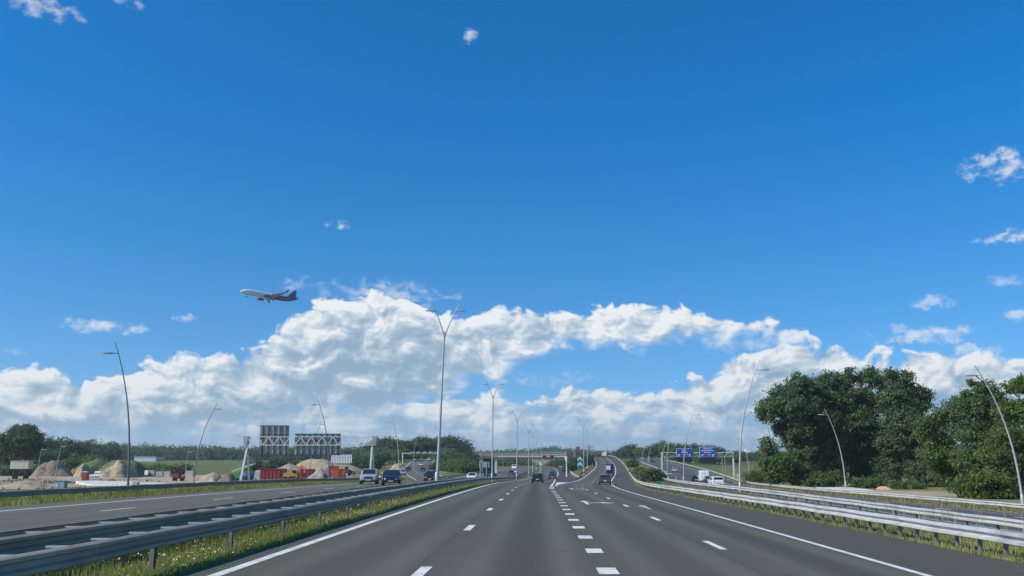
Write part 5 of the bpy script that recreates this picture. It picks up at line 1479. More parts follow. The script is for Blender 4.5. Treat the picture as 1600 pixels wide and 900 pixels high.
for i in range(2):
    zc_ = zb2 - zg_ + 0.28 * ph_ + (2 * i) * ph_ + ph_ * 0.75
    pts = [(-w / 2, zc_), (0, zc_ + w * .42), (w / 2, zc_), (w / 2, zc_ + ph_ * 1.05), (0, zc_ + ph_ * 1.05 + w * .42), (-w / 2, zc_ + ph_ * 1.05)]
    MB().prism(pts, 1, -0.012, 0.008).build('chevron', cyanw, ch)
for s_ in (-1, 1):
    MB().bar((s_ * w * 0.3, 0.12, -0.4), (s_ * w * 0.3, 0.12, zb2 - zg_ + h * .8), 0.08).build('post', post_steel, ch)
sb = thing('sign_board', 'grey sign back on two posts in the central reserve, right of the white hatchback', 'road sign', (XP(756.5, 150), 150, gz(XP(756.5, 150), 150)))
z0_ = sb.location.z
zt2, zb3 = W(756, 721.5, 150)[1] - z0_, W(756, 730.5, 150)[1] - z0_
for k, (a, b_) in enumerate(((748.6, 754.0), (754.4, 764.6))):
    x0, x1 = XP(a, 150) - sb.location.x, XP(b_, 150) - sb.location.x
    MB().box(((x0 + x1) / 2, 0, (zt2 + zb3) / 2), (x1 - x0, 0.06, zt2 - zb3)).build('panel', alu, sb)
for a in (750.2, 760.0):
    x0 = XP(a, 150) - sb.location.x
    MB().bar((x0, -0.08, -0.4), (x0, -0.08, zt2), 0.11).build('post', gal, sb)
green = mat('sign_green', (0.02, 0.22, 0.13), 0.5)
def panel_sign(name, label, px, Y, y0, y1, wpx, m, cat='sign', post=post_steel, dia=False):
    x = XP(px, Y); z = gz(x, Y)
    root = thing(name, label, cat, (x, Y, z))
    za, zb4 = W(px, y0, Y)[1] - z, W(px, y1, Y)[1] - z
    w = wpx * Y / 1400
    if dia:
        MB().prism([(0, zb4), (w / 2, (za + zb4) / 2), (0, za), (-w / 2, (za + zb4) / 2)], 1, -0.03, 0.03).build('face', m, root)
    else:
        MB().box((0, 0, (za + zb4) / 2), (w, 0.06, za - zb4)).build('face', m, root)
    MB().bar((0, 0.08, -0.3), (0, 0.08, za - 0.1), 0.07).build('post', post, root)
    return root
panel_sign('marker_sign', 'small green marker sign on the dry grass right of the hard shoulder', 1028.5, 120, 751.6, 756.8, 7, green)
orange = mat('sign_orange', (0.60, 0.22, 0.02), 0.5)
panel_sign('warning_sign', 'orange diamond works sign left of the red toilet cabin', 114, 235, 731, 741, 6.5, orange, dia=True)
panel_sign('notice_board', 'white notice board with dark dot among the grey blocks', 229, 235, 734.8, 742, 5.5, sign_white)
# grey portal with matrix signs above the left branch, far ahead
def portal(label, pxa, pxb, Y, py, legs, sign_list, th=0.35, m=white_steel, cat='gantry'):
    (xa, za), (xb, _) = W(pxa, py, Y), W(pxb, py, Y)
    cx = (xa + xb) / 2; cz = gz(cx, Y)
    root = thing('sign_gantry', label, cat, (cx, Y, cz))
    MB().box((0, 0, za - cz), (xb - xa, 0.6, th)).build('beam', m, root)
    for lp in legs:
        x = XP(lp, Y) - cx
        MB().bar((x, 0, gz(x + cx, Y) - cz - 0.5), (x, 0, za - cz - th / 2), 0.5).build('leg', m, root)
    for px, y0, y1, w, m_ in sign_list:
        x, zz0 = W(px, y0, Y); _, zz1 = W(px, y1, Y)
        MB().box((x - cx, -0.5, (zz0 + zz1) / 2 - cz), (w * Y / 1400, 0.4, zz0 - zz1)).build('matrix_sign', m_, root)
    return root
portal('far white portal across the left branch with two black matrix signs', 768, 886, 520, 713.4, (885.5,), [(850.3, 711.6, 716, 5.0, dark_box), (861.8, 711.6, 716, 5.0, dark_box)], 0.55)
leg = W(885.5, 714, 250)
p2 = thing('gantry_column', 'pale flared column at the left rail of the fork island', 'column', (XP(885.5, 250), 250, gz(XP(885.5, 250), 250)))
hh = W(885.5, 713.5, 250)[1] - p2.location.z
MB().lathe([(0.24, -0.3), (0.20, hh - 1.4), (0.5, hh - 0.5), (0.5, hh)], 10).build('shaft', white_steel, p2, 40)
portal('far white beam gantry over the slip road with four pale boxes on it', 628, 684, 430, 708.2, (628.5, 687.5), [(645, 705.8, 708.2, 5, gal), (654, 705.8, 708.2, 5, gal), (664.5, 705.8, 708.2, 5, gal), (673, 705.8, 708.2, 5, gal)], 0.4)
panel_sign('direction_sign', 'distant blue direction sign beyond the far bridge', 873.5, 900, 703, 713, 8, mat('sign_blue_far', (0.03, 0.14, 0.32), 0.6), cat='road sign')

# ------------------------------------------------------------------ far bridges and buildings
conc = mat('concrete_tan', (0.40, 0.32, 0.235), 0.85, 0, 0.15, 0.3, dirt=(0.28, 0.23, 0.17))
conc_d = mat('concrete_warm_grey', (0.30, 0.28, 0.25), 0.85, 0, 0.12, 0.3)  # plain warm grey concrete for parapet posts and underpass walls
def bridge(label, pxa, pxb, Y, ytop, ybot, piers, m, depth=12):
    (xa, zt), (xb, _) = W(pxa, ytop, Y), W(pxb, ytop, Y)
    _, zb = W(pxa, ybot, Y)
    cx = (xa + xb) / 2; cz = gz(cx, Y)
    root = thing('road_bridge', label, 'bridge', (cx, Y, cz))
    MB().box((0, depth / 2, (zt + zb) / 2 - cz), (xb - xa, depth, zt - zb)).build('deck', m, root)
    MB().box((0, -0.15, zt - cz + 0.3), (xb - xa, 0.3, 0.7)).build('parapet', m, root)
    for i in range(int((xb - xa) / 6)):
        MB().box((xa - cx + 6 * (i + .5), -0.33, zt - cz + 0.35), (0.25, 0.12, 1.0)).build('parapet_post', conc_d, root)
    for p in piers:
        x = XP(p, Y) - cx
        MB().box((x, depth / 2, (zb - cz + gz(x + cx, Y) - cz - 1) / 2), (1.0, depth * 0.8, zb - gz(x + cx, Y) + 1)).build('pier', m, root)
    return root
bridge('long sand-coloured road bridge far ahead across the left branch', 737, 870, 760, 709.0, 712.0, (752, 775, 800, 826, 848), conc)
bridge('sand-coloured far bridge section with the black matrix signs in front', 846, 886, 700, 707.6, 711.5, (866, 885), conc)
un = thing('underpass', 'dark underpass opening with concrete deck left of the second central lamp', 'bridge', (XP(763, 330), 330, gz(XP(763, 330), 330)))
ox, oy, oz = un.location
(xa, zt), (xb, _) = W(750, 713.2, 330), W(776, 713.2, 330)
_, zb = W(750, 716.0, 330)
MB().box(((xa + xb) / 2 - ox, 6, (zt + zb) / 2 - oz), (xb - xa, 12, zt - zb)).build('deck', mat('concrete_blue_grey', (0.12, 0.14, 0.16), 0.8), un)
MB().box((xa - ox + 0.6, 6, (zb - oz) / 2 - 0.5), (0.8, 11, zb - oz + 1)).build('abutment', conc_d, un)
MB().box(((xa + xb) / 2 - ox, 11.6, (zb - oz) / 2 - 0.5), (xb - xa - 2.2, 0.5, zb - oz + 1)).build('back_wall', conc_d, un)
MB().box((xb - ox - 0.3, 1.0, (zb - oz) / 2 - .5), (0.65, 0.9, zb - oz + 1)).build('column', white_steel, un)
def building(label, pxa, pxb, Y, ytop, m, depth=30, win=0, roofm=None, name='building'):
    (xa, zt), (xb, _) = W(pxa, ytop, Y), W(pxb, ytop, Y)
    cx = (xa + xb) / 2; cz = gz(cx, Y) - 1
    root = thing(name, label, 'building', (cx, Y, cz))
    w, h = xb - xa, zt - cz
    MB().box((0, depth / 2, h / 2), (w, depth, h)).build('wall', m, root)
    MB().box((0, depth / 2, h + 0.2), (w + 0.6, depth + 0.6, 0.5)).build('roof', roofm or m, root)
    if win:
        wm = mat('far_window', (0.05, 0.06, 0.07), 0.2)
        nx_ = max(2, int(w / 4)); nz_ = win
        for i in range(nx_):
            for k in range(nz_):
                MB().box((-w / 2 + w * (i + .5) / nx_, -0.05, h * (0.55 + 0.4 * (k + .5) / nz_)), (w / nx_ * .5, 0.1, h * 0.4 / nz_ * .5)).build('window', wm, root)
    return root
building('dark red tower block on the horizon left of the exit road', 900, 906.2, 1300, 698.3, mat('brick_dark_red', (0.20, 0.07, 0.07), 0.8), 12, 4)
building('lower red building beside the dark red tower block', 897, 900, 1290, 703, mat('brick_red', (0.28, 0.10, 0.09), 0.8), 12, 2)
building('long white warehouse on the horizon right of the exit road crest', 948, 975, 1350, 705.2, mat('warehouse_white', (0.75, 0.76, 0.77), 0.6), 30, 0)
building('white hall beyond the right-hand trees, right of the larger blue sign', 1133, 1142, 900, 703.2, mat('warehouse_white', (0.75, 0.76, 0.77), 0.6), 20, 0)
building('pale building behind the grey two-legged sign trestle', 1125, 1131, 900, 701.5, mat('hall_grey', (0.55, 0.56, 0.56), 0.7), 20, 2)
building('white dome-like tank on the horizon right of the tall pale lamp', 1166, 1173, 900, 701.5, mat('warehouse_white', (0.75, 0.76, 0.77), 0.6), 8, 0)
building('long pale greenhouse roof at the far edge of the green field on the left', 210, 244, 800, 714.3, mat('greenhouse_pale', (0.55, 0.58, 0.58), 0.5), 20, 0, name='greenhouse')
def pylon(label, px, Y, ytop):
    x = XP(px, Y); z = gz(x, Y); h = W(px, ytop, Y)[1] - z
    root = thing('power_pylon', label, 'pylon', (x, Y, z))
    m = mat('pylon_steel', (0.16, 0.18, 0.2), 0.6)
    for sx in (-1, 1):
        for sy in (-1, 1):
            MB().bar((sx * 3.2, sy * 3.2, 0), (sx * 0.5, sy * 0.5, h), 0.4).build('leg', m, root)
    for k in range(6):
        q0, q1 = k / 6, (k + 1) / 6
        a, b_ = 3.2 - 2.7 * q0, 3.2 - 2.7 * q1
        MB().bar((-a, -a, h * q0), (b_, -b_, h * q1), 0.25).build('lattice', m, root)
        MB().bar((a, -a, h * q0), (-b_, -b_, h * q1), 0.25).build('lattice', m, root)
    for q, w in ((0.68, 6.5), (0.82, 8), (0.95, 5.5)):
        MB().bar((-w, 0, h * q), (w, 0, h * q), 0.5).build('cross_arm', m, root)
    return root
pylon('electricity pylon on the horizon left of the fork island', 869.5, 1250, 695.5)
pylon('electricity pylon on the horizon just right of the fork-island lamps', 921.5, 1250, 695.5)
mast = thing('radio_mast', 'thin mast on the horizon left of the long white warehouse', 'mast', (XP(949.5, 1300), 1300, gz(XP(949.5, 1300), 1300)))
MB().tube([(0, 0, 0), (0, 0, W(949.5, 697, 1300)[1] - mast.location.z)], [0.7, 0.25], 6).build('shaft', gal, mast)
# ------------------------------------------------------------------ building site on the left
def heap(name, label, px, Y, wpx, hpx, m, seed, depth=None, cat='heap', base_lift=0.0, skew=0.0, group=None, ytop=None):
    x = XP(px, Y); z = gz(x, Y)
    w = wpx * Y / 1400; h = hpx * Y / 1400 if ytop is None else W(px, ytop, Y)[1] - z
    d = depth or w * 0.6
    n = 34
    u = np.linspace(-1.42, 1.42, n)
    U, V = np.meshgrid(u, u)
    r = np.hypot(U - skew * 0.4 * (1 - U ** 2), V)
    r = r * (0.9 + 0.35 * (vnoise(U * 2.2 + seed, V * 2.2, 1.0, seed + 5) - .5))
    prof = np.clip(1 - r ** 1.5, -0.25, 1)
    zz = h * prof * (0.86 + 0.28 * (vnoise(U * 2.6 + seed, V * 2.6, 1.0, seed) - .5)) + (vnoise(U * 9, V * 9 + seed, 1.0, seed + 1) - .5) * h * 0.10 * (prof > 0)
    v = np.stack([U * w / 2, V * d / 2, zz], -1).reshape(-1, 3)
    I = np.arange(n * n).reshape(n, n)
    q = np.stack([I[:-1, :-1], I[:-1, 1:], I[1:, 1:], I[1:, :-1]], -1).reshape(-1, 4)
    o = link(name, quad_mesh(name, v, q, m, True))
    o.location = (x, Y, z + base_lift)
    return props(o, label, cat, group)
earth_br = mat('earth_brown', (0.24, 0.18, 0.13), 0.95, 0, 0.3, 0.8, bump=0.8, dirt=(0.15, 0.12, 0.08))
earth_sd = mat('earth_sand', (0.36, 0.29, 0.19), 0.95, 0, 0.3, 0.9, bump=0.8, dirt=(0.20, 0.17, 0.09))
earth_gr = mat('earth_overgrown', (0.11, 0.14, 0.055), 0.95, 0, 0.4, 0.9, bump=0.9, dirt=(0.07, 0.10, 0.03))
earth_dk = mat('earth_dark', (0.17, 0.13, 0.095), 0.95, 0, 0.35, 0.9, bump=0.9, dirt=(0.28, 0.23, 0.17))
earth_gv = mat('rubble_grey', (0.30, 0.26, 0.21), 0.95, 0, 0.35, 1.2, bump=1.0, dirt=(0.18, 0.15, 0.12))
hp = 'heaps of earth on the building site'
heap('earth_heap', 'brown earth heap at the far left, behind the short grey lamp', 84, 300, 54, 14, earth_br, 1, 14, group=hp, ytop=715)
heap('earth_heap', 'tall overgrown heap with a sandy face left of the leaning dark lamp', 195, 298, 84, 15, earth_gr, 2, 20, group=hp, ytop=711.5)
heap('sand_heap', 'pale sandy slope in front of the tall overgrown heap', 185, 288, 48, 15, earth_sd, 3, 12, group=hp, ytop=717.5)
heap('earth_heap', 'small bare sandy heap in the middle of the green shrubs', 131, 300, 22, 8, earth_sd, 4, 8, group=hp, ytop=722.5)
heap('earth_heap', 'green overgrown mound behind the red toilet cabin', 150, 320, 60, 12, earth_gr, 5, 18, group=hp, ytop=713)
heap('sand_heap', 'low sandy bank left of the grey cabinet', 45, 178, 66, 7, earth_sd, 6, 7, group=hp, ytop=748.5)
heap('earth_heap', 'flat-topped pale earth heap left of the gantry leg', 333, 205, 48, 12, earth_sd, 7, 8, group=hp, ytop=737)
heap('earth_heap', 'dark brown earth heap at the foot of the left gantry leg', 358, 196, 30, 12, earth_dk, 8, 7, group=hp, ytop=737.5)
heap('earth_heap', 'brown heap beyond the long red containers', 452, 300, 70, 20, earth_gv, 9, 13, group=hp, ytop=722.5)
heap('earth_heap', 'large tan heap under the wide gantry sign', 502, 335, 118, 26, earth_sd, 10, 22, group=hp, ytop=713.5)
heap('earth_heap', 'grey-brown rubble heap before the large tan heap', 506, 290, 62, 20, earth_gv, 11, 11, group=hp, ytop=720.5)
heap('earth_heap', 'pale rubble heap in front of the red containers', 500, 225, 36, 12, earth_gv, 12, 7, group=hp, ytop=731)
heap('sand_heap', 'ochre sand bank right of the silver off-roader', 600, 190, 20, 10, earth_sd, 13, 9, group=hp, ytop=735)
heap('earth_heap', 'low ochre slope below the slip road, left of its edge line', 622, 330, 30, 12, earth_sd, 14, 14, group=hp, ytop=722)
heap('sand_heap', 'small orange sand heap at the end of the pale path by the trees', 1379, 141, 20, 7, mat('earth_orange', (0.48, 0.34, 0.20), 0.95, 0, 0.2, 0.9, bump=0.6), 15, 4, group=None, ytop=758)
concrete = mat('site_concrete', (0.60, 0.58, 0.53), 0.85, 0, 0.1, 0.5, dirt=(0.45, 0.42, 0.37))
def slab(label, pts, h, m, name='concrete_slab'):
    """flat slab from (px, Y) corner points"""
    P = [(XP(px, Y), Y) for px, Y in pts]
    cx = sum(p[0] for p in P) / len(P); cy = sum(p[1] for p in P) / len(P)
    z = max(gz(*p) for p in P)
    root = thing(name, label, 'slab', (cx, cy, z))
    mb = MB(); n = len(P)
    vs = [(x - cx, y - cy, -0.6) for x, y in P] + [(x - cx, y - cy, h) for x, y in P]
    mb.add(vs, [tuple(range(n)), tuple(range(n, 2 * n))] + [(i, (i + 1) % n, n + (i + 1) % n, n + i) for i in range(n)])
    mb.build('slab', m, root)
    return root
slab('long white concrete slab on the building site below the red toilet cabin', [(120, 212), (140, 186), (250, 176), (262, 190), (205, 205), (150, 214)], 0.12, mat('white_sheet', (0.62, 0.59, 0.52), 0.85, 0, 0.2, 0.5, dirt=(0.40,0.36,0.29)))
slab('pale concrete path at the foot of the tall dark grove', [(1263, 152), (1290, 158), (1345, 140), (1362, 133), (1322, 136), (1285, 141)], 0.05, concrete, 'concrete_path')
# containers and machines
red = mat('container_red', (0.27, 0.030, 0.033), 0.55, 0.1, 0.2, 0.9, dirt=(0.15, 0.04, 0.03))
redo = mat('container_orange_red', (0.42, 0.09, 0.045), 0.5, 0.1, 0.1, 0.8)
yellow = mat('machine_yellow', (0.50, 0.28, 0.03), 0.45, 0.1, 0.08, 0.8)
lime = mat('machine_green', (0.06, 0.28, 0.08), 0.45, 0.1, 0.08, 0.8)
bluem = mat('tank_blue', (0.02, 0.06, 0.18), 0.5, 0.1, 0.1, 0.8)
greyb = mat('block_grey', (0.42, 0.42, 0.40), 0.85, 0, 0.12, 0.8)
def skip(label, px, Y, wpx, ytop, m, group='red skips on the building site', rz=0.0, slope=0.0):
    x = XP(px, Y); z = gz(x, Y)
    w = wpx * Y / 1400; h = W(px, ytop, Y)[1] - z; d = 2.4
    root = thing('skip_container', label, 'container', (x, Y, z), rz, group)
    mb = MB()
    s_ = slope * h
    mb.prism([(-w / 2 + s_, 0.12), (w / 2 - s_, 0.12), (w / 2, h), (-w / 2, h)], 1, -d / 2, -d / 2 + 0.1)
    mb.prism([(-w / 2 + s_, 0.12), (w / 2 - s_, 0.12), (w / 2, h), (-w / 2, h)], 1, d / 2 - 0.1, d / 2)
    mb.box((0, 0, 0.17), (w - 2 * s_, d - 0.22, 0.1))
    mb.bar((-w / 2 + s_ + 0.05, 0, 0.12), (-w / 2 + 0.05, 0, h), 0.1, d - 0.22) if slope else mb.box((-w / 2 + 0.05, 0, h / 2 + .06), (0.1, d - 0.22, h - .12))
    mb.box((w / 2 - 0.05 - s_ / 2, 0, h / 2 + .06), (0.1, d - 0.22, h - .12))
    mb.build('tub', m, root)
    n = max(3, int(w / 0.8))
    for i in range(n):
        MB().box((-w / 2 + s_ + 0.2 + (w - 2 * s_ - .4) * i / (n - 1), -d / 2 - 0.05, h * 0.52), (0.10, 0.09, h * 0.84)).build('rib', m, root)
    MB().box((0, -d / 2 - 0.03, h - 0.02), (w + 0.06, 0.16, 0.14)).build('rim', m, root)
    for sg in (-1, 1):
        MB().box((sg * w * 0.3, 0, 0.06), (0.25, d * 0.8, 0.14)).build('runner', blackpl, root)
    return root
skip('red ribbed skip container right of the blue tank, left of the excavator', 424.5, 245, 31, 734, red)
skip('long low red container behind the ribbed red skip', 425, 270, 44, 732.3, mat('container_dark_red', (0.16, 0.028, 0.03), 0.6, 0.1, 0.15), rz=0.0)
skip('red skip container between excavator and pale rubble heap', 479, 250, 24, 733, red)
skip('orange-red tipping skip at the right end of the site', 532, 250, 22, 732.5, redo, slope=0.5)
skip('red container behind the orange-red skip', 521, 285, 14, 728.5, red)
def excavator(label, px, Y, sc_=1.0):
    x = XP(px, Y); z = gz(x, Y)
    root = thing('excavator', label, 'excavator', (x, Y, z)); root.scale = (sc_,) * 3
    for sy in (-1, 1):
        mb = MB()
        pts = [(-1.9, 0.45), (-1.6, 0.08), (1.6, 0.08), (1.9, 0.45), (1.55, 0.85), (-1.55, 0.85)]
        mb.prism(pts, 1, sy * 1.1 - 0.28, sy * 1.1 + 0.28)
        mb.build('track', blackpl, root)
    MB().lathe([(0.9, 0.8), (0.9, 1.05)], 14).build('turntable', blackpl, root)
    MB().prism([(-2.3, 1.05), (1.3, 1.05), (1.3, 1.75), (0.2, 2.05), (-2.1, 2.05), (-2.3, 1.7)], 1, -1.2, 1.2).build('engine_house', yellow, root)
    cab = MB().prism([(0.05, 1.78), (1.5, 1.1), (1.55, 2.2), (1.2, 2.95), (0.1, 2.95)], 1, -1.18, -0.2).build('cab', yellow, root)
    MB().prism([(0.25, 2.05), (1.42, 1.75), (1.42, 2.2), (1.12, 2.8), (0.25, 2.8)], 1, -1.21, -1.185).build('cab_window', glass, cab)
    mb = MB()
    mb.bar((1.2, 0.3, 1.7), (2.6, 0.3, 4.2), 0.42, 0.5).build('boom', orange, root)
    MB().bar((2.45, 0.3, 4.15), (3.4, 0.3, 3.2), 0.36, 0.42).bar((3.35, .3, 3.25), (3.5, 0.3, 1.8), 0.32, 0.40).build('dipper_arm', orange, root)
    MB().bar((1.5, 0.3, 1.3), (2.3, 0.3, 3.1), 0.14).build('hydraulic_ram', chrome, root)
    MB().prism([(3.2, 1.9), (3.75, 1.9), (3.9, 1.3), (3.5, 0.9), (2.95, 1.1)], 1, -0.15, 0.75).build('bucket', blackpl, root)
    return root
excavator('orange and yellow tracked excavator between the red containers', 457, 240, 0.92)
def boomlift(label, px, Y):
    x = XP(px, Y); z = gz(x, Y)
    root = thing('boom_lift', label, 'lift', (x, Y, z))
    MB().box((0, 0, 0.75), (2.3, 2.0, 0.5)).build('chassis', blackpl, root)
    MB().prism([(-1.5, 0.95), (1.2, 0.95), (1.5, 1.6), (1.0, 2.3), (-1.2, 2.3), (-1.5, 1.9)], 1, -1.0, 1.0).build('turret', lime, root)
    MB().bar((-1.1, 0, 2.5), (3.0, 0, 4.0), 0.5, 0.5).build('boom', mat('boom_pale_green', (0.34, 0.46, 0.34), 0.5), root)
    MB().bar((2.8, 0, 3.9), (4.6, 0, 4.5), 0.34).build('fly_boom', mat('boom_pale_green', (0.34, 0.46, 0.34), 0.5), root)
    bk = MB().box((4.9, 0, 4.25), (0.9, 1.6, 0.12)); bk.build('basket_floor', blackpl, root)
    for sx in (4.5, 5.3):
        for sy in (-0.75, 0.75):
            MB().bar((sx, sy, 4.25), (sx, sy, 5.3), 0.06).build('basket_post', blackpl, root)
    for sy in (-0.75, 0.75):
        MB().bar((4.5, sy, 5.3), (5.3, sy, 5.3), 0.06).build('basket_rail', blackpl, root)
    for sx in (-0.9, 0.9):
        for sy in (-1, 1):
            wheel(root, 0, 0, 0.45).location = (sx, sy * 1.0, 0.45)
    return root
boomlift('green boom lift just left of the white gantry leg', 369, 222)
def box_thing(name, label, cat, px, Y, wpx, ytop, m, d=1.5, parts=(), rz=0.0, group=None):
    x = XP(px, Y); z = gz(x, Y)
    w = wpx * Y / 1400; h = W(px, ytop, Y)[1] - z
    root = thing(name, label, cat, (x, Y, z), rz, group)
    return root, w, h, d
# blue tank
root, w, h, d = box_thing('water_tank', 'dark blue tank between the gantry legs', 'tank', 388, 240, 16, 737.5, bluem)
MB().lathe([(h * 0.45, -w / 2), (h * 0.5, -w / 2 + .2), (h * 0.5, w / 2 - .2), (h * 0.45, w / 2)], 16, Matrix.Translation((0, 0, h * 0.5)) @ Matrix.Rotation(math.pi / 2, 4, 'Y')).build('barrel', bluem, root, 40)
for sg in (-1, 1): MB().box((sg * w * 0.3, 0, 0.2), (0.3, h * 0.8, 0.4)).build('foot', blackpl, root)
MB().lathe([(0.25, h - .05), (0.25, h + 0.12)], 12).build('lid', blackpl, root)
# pale cabinet beside it
root, w, h, d = box_thing('site_cabinet', 'pale upright cabinet left of the red ribbed skip', 'cabinet', 403.5, 240, 7, 735, greyb)
MB().box((0, 0, h / 2), (w, 0.9, h)).build('housing', mat('cabinet_pale', (0.58, 0.58, 0.55), 0.6), root)
MB().box((0, -0.47, h * 0.5), (w * 0.8, 0.03, h * 0.84)).build('door', greyb, root)
# grey cabinet near the far-left rail
gcab = mat('cabinet_grey', (0.30, 0.36, 0.38), 0.55, 0.1, 0.08)
root, w, h, d = box_thing('electric_cabinet', 'grey electric cabinet behind the far left guardrail', 'cabinet', 97, 128, 17, 752, gcab)
MB().box((0, 0, h / 2), (w, 0.8, h)).build('housing', gcab, root)
MB().box((0, 0, h + 0.04), (w + 0.1, 0.95, 0.09)).build('cap', mat('cabinet_dark', (0.20, 0.24, 0.26), 0.5), root)
for sg in (-1, 1): MB().box((sg * w * 0.24, -0.42, h * 0.5), (w * 0.44, 0.03, h * 0.86)).build('door', gcab, root)
MB().box((-w * .25, -0.445, h * 0.66), (w * 0.14, 0.012, h * 0.2)).build('notice', sign_white, root)
# red portable toilet
root, w, h, d = box_thing('portable_toilet', 'red portable toilet cabin with pale roof on the building site', 'toilet', 134.5, 243, 8.2, 736.5, red)
tr = mat('toilet_red', (0.36, 0.04, 0.03), 0.5)
MB().box((0, 0, h * 0.46), (w, 1.2, h * 0.92)).build('cabin', tr, root)
MB().prism([(-w * 0.53, h * 0.92), (w * 0.53, h * 0.92), (w * 0.38, h), (-w * 0.38, h)], 1, -0.65, 0.65).build('roof', sign_white, root)
MB().box((0, -0.62, h * 0.45), (w * 0.66, 0.04, h * 0.78)).build('door', mat('toilet_door', (0.30, 0.035, 0.028), 0.5), root)
MB().box((w * 0.24, -0.65, h * 0.46), (0.08, 0.04, 0.16)).build('handle', blackpl, root)
# stacked pipes
pipe_m = mat('concrete_pipe', (0.62, 0.62, 0.60), 0.8, 0, 0.1, 0.8)
def pipe_stack_piece(px, Y, zoff, length, r, label):
    x = XP(px, Y); z = gz(x, Y)
    o = MB()
    n = 16
    prof = [(r, -length / 2), (r, length / 2), (r * 0.8, length / 2), (r * 0.8, -length / 2)]
    vs, fs = [], []
    for a, zz in prof:
        for k in range(n):
            t_ = 2 * math.pi * k / n
            vs.append((zz, math.cos(t_) * a, math.sin(t_) * a))
    for i in range(4):
        for k in range(n):
            fs.append((i * n + k, i * n + (k + 1) % n, ((i + 1) % 4) * n + (k + 1) % n, ((i + 1) % 4) * n + k))
    o = MB().add(vs, fs).build('concrete_pipe', pipe_m, None, 40)
    o.location = (x, Y, z + r + zoff)
    props(o, label, 'pipe', 'pale pipes lying on the building site')
pipe_stack_piece(146, 285, 0, 2.2, 0.40, 'short pale pipe lying just right of the red toilet cabin')
pipe_stack_piece(153, 285, 0, 2.3, 0.50, 'pale pipe under the upper one, left end of the pipe row')
pipe_stack_piece(154, 285, 0.95, 2.1, 0.46, 'upper pale pipe lying on the pipe row')
for i in range(5):
    pipe_stack_piece(161 + i * 4.6, 285, 0, 0.86, 0.55, ['first', 'second', 'third', 'fourth', 'last'][i] + ' pale pipe of the row between upper pipe and pale block')
for i, (px, wp, yt, lab) in enumerate([(187, 11, 736, 'pale concrete block at the right end of the pipe row'), (222, 14, 735.5, 'pale concrete block left of the white notice board'), (238, 8, 735, 'pale concrete block right of the white notice board'), (250, 10, 736.5, 'long low grey block behind the sandy flat'), (262, 9, 736.5, 'second low grey block towards the red machine'), (297, 11, 735.5, 'grey concrete block right of the red machine'), (214, 8, 753.4, 'low pale block at the right end of the white slab')]):
    Yb = 300 if i < 6 else 168
    root, w, h, d = box_thing('concrete_block', lab, 'block', px, Yb, wp, yt, greyb, group='concrete blocks on the building site')
    h = max(h, 0.5)
    ch_ = 0.08
    MB().prism([(-w / 2, -0.2), (w / 2, -0.2), (w / 2, h - ch_), (w / 2 - ch_, h), (-w / 2 + ch_, h), (-w / 2, h - ch_)], 1, -0.6, 0.6).build('block', greyb, root)
    for q in (-0.25, 0.25): MB().tube([(q * w - .08, 0, h), (q * w - .08, 0, h + .12), (q * w + .08, 0, h + .12), (q * w + .08, 0, h)], 0.025, 5).build('lifting_eye', blackpl, root)
# red machine: a small wheeled dumper
root, w, h, d = box_thing('dumper', 'red dumper with black wheels left of the second dark lamp', 'dumper', 279, 235, 19, 734.5, red)
MB().prism([(-1.3, 0.9), (0.2, 0.8), (0.45, 1.5), (0.3, 2.0), (-1.6, 1.9)], 1, -0.9, 0.9).build('skip_tub', red, root)
MB().box((0.9, 0, 0.95), (1.5, 1.3, 0.75)).build('engine', tr, root)
for sx in (0.3, 1.3):
    for sy in (-.55, .55): MB().bar((sx, sy, 1.2), (sx, sy, 2.5), 0.07).build('roll_bar', blackpl, root)
MB().box((0.8, 0, 2.52), (1.2, 1.25, 0.07)).build('canopy', red, root)
MB().box((0.55, 0, 1.4), (0.45, 0.5, 0.35)).build('seat', blackpl, root)
for sx in (-0.8, 1.1):
    for sy in (-1, 1): wheel(root, 0, 0, 0.5, 0.35).location = (sx, sy * 0.85, 0.5)
# big white hoarding with bars
root, w, h, d = box_thing('billboard_frame', 'white slatted hoarding on posts right of the wide gantry sign', 'hoarding', 533, 340, 33, 710.3, greyb)
hb = W(533, 723.5, 340)[1] - root.location.z
wh_ = mat('hoarding_white', (0.74, 0.75, 0.76), 0.6); gy_ = mat('hoarding_bar', (0.38, 0.41, 0.44), 0.6)
for i in range(13):
    MB().box((-w / 2 + w * (i + .5) / 13, 0, (h + hb) / 2), (w / 13 - 0.22, 0.08, h - hb)).build('slat', wh_, root)
for q in (0.02, 0.5, 0.98):
    MB().box((0, 0.1, hb + (h - hb) * q), (w, 0.10, 0.14)).build('rail', gy_, root)
for q in (-0.44, -0.15, 0.15, 0.44):
    MB().bar((q * w, 0.25, -0.3), (q * w, 0.25, h - 0.1), 0.14).build('post', gy_, root)
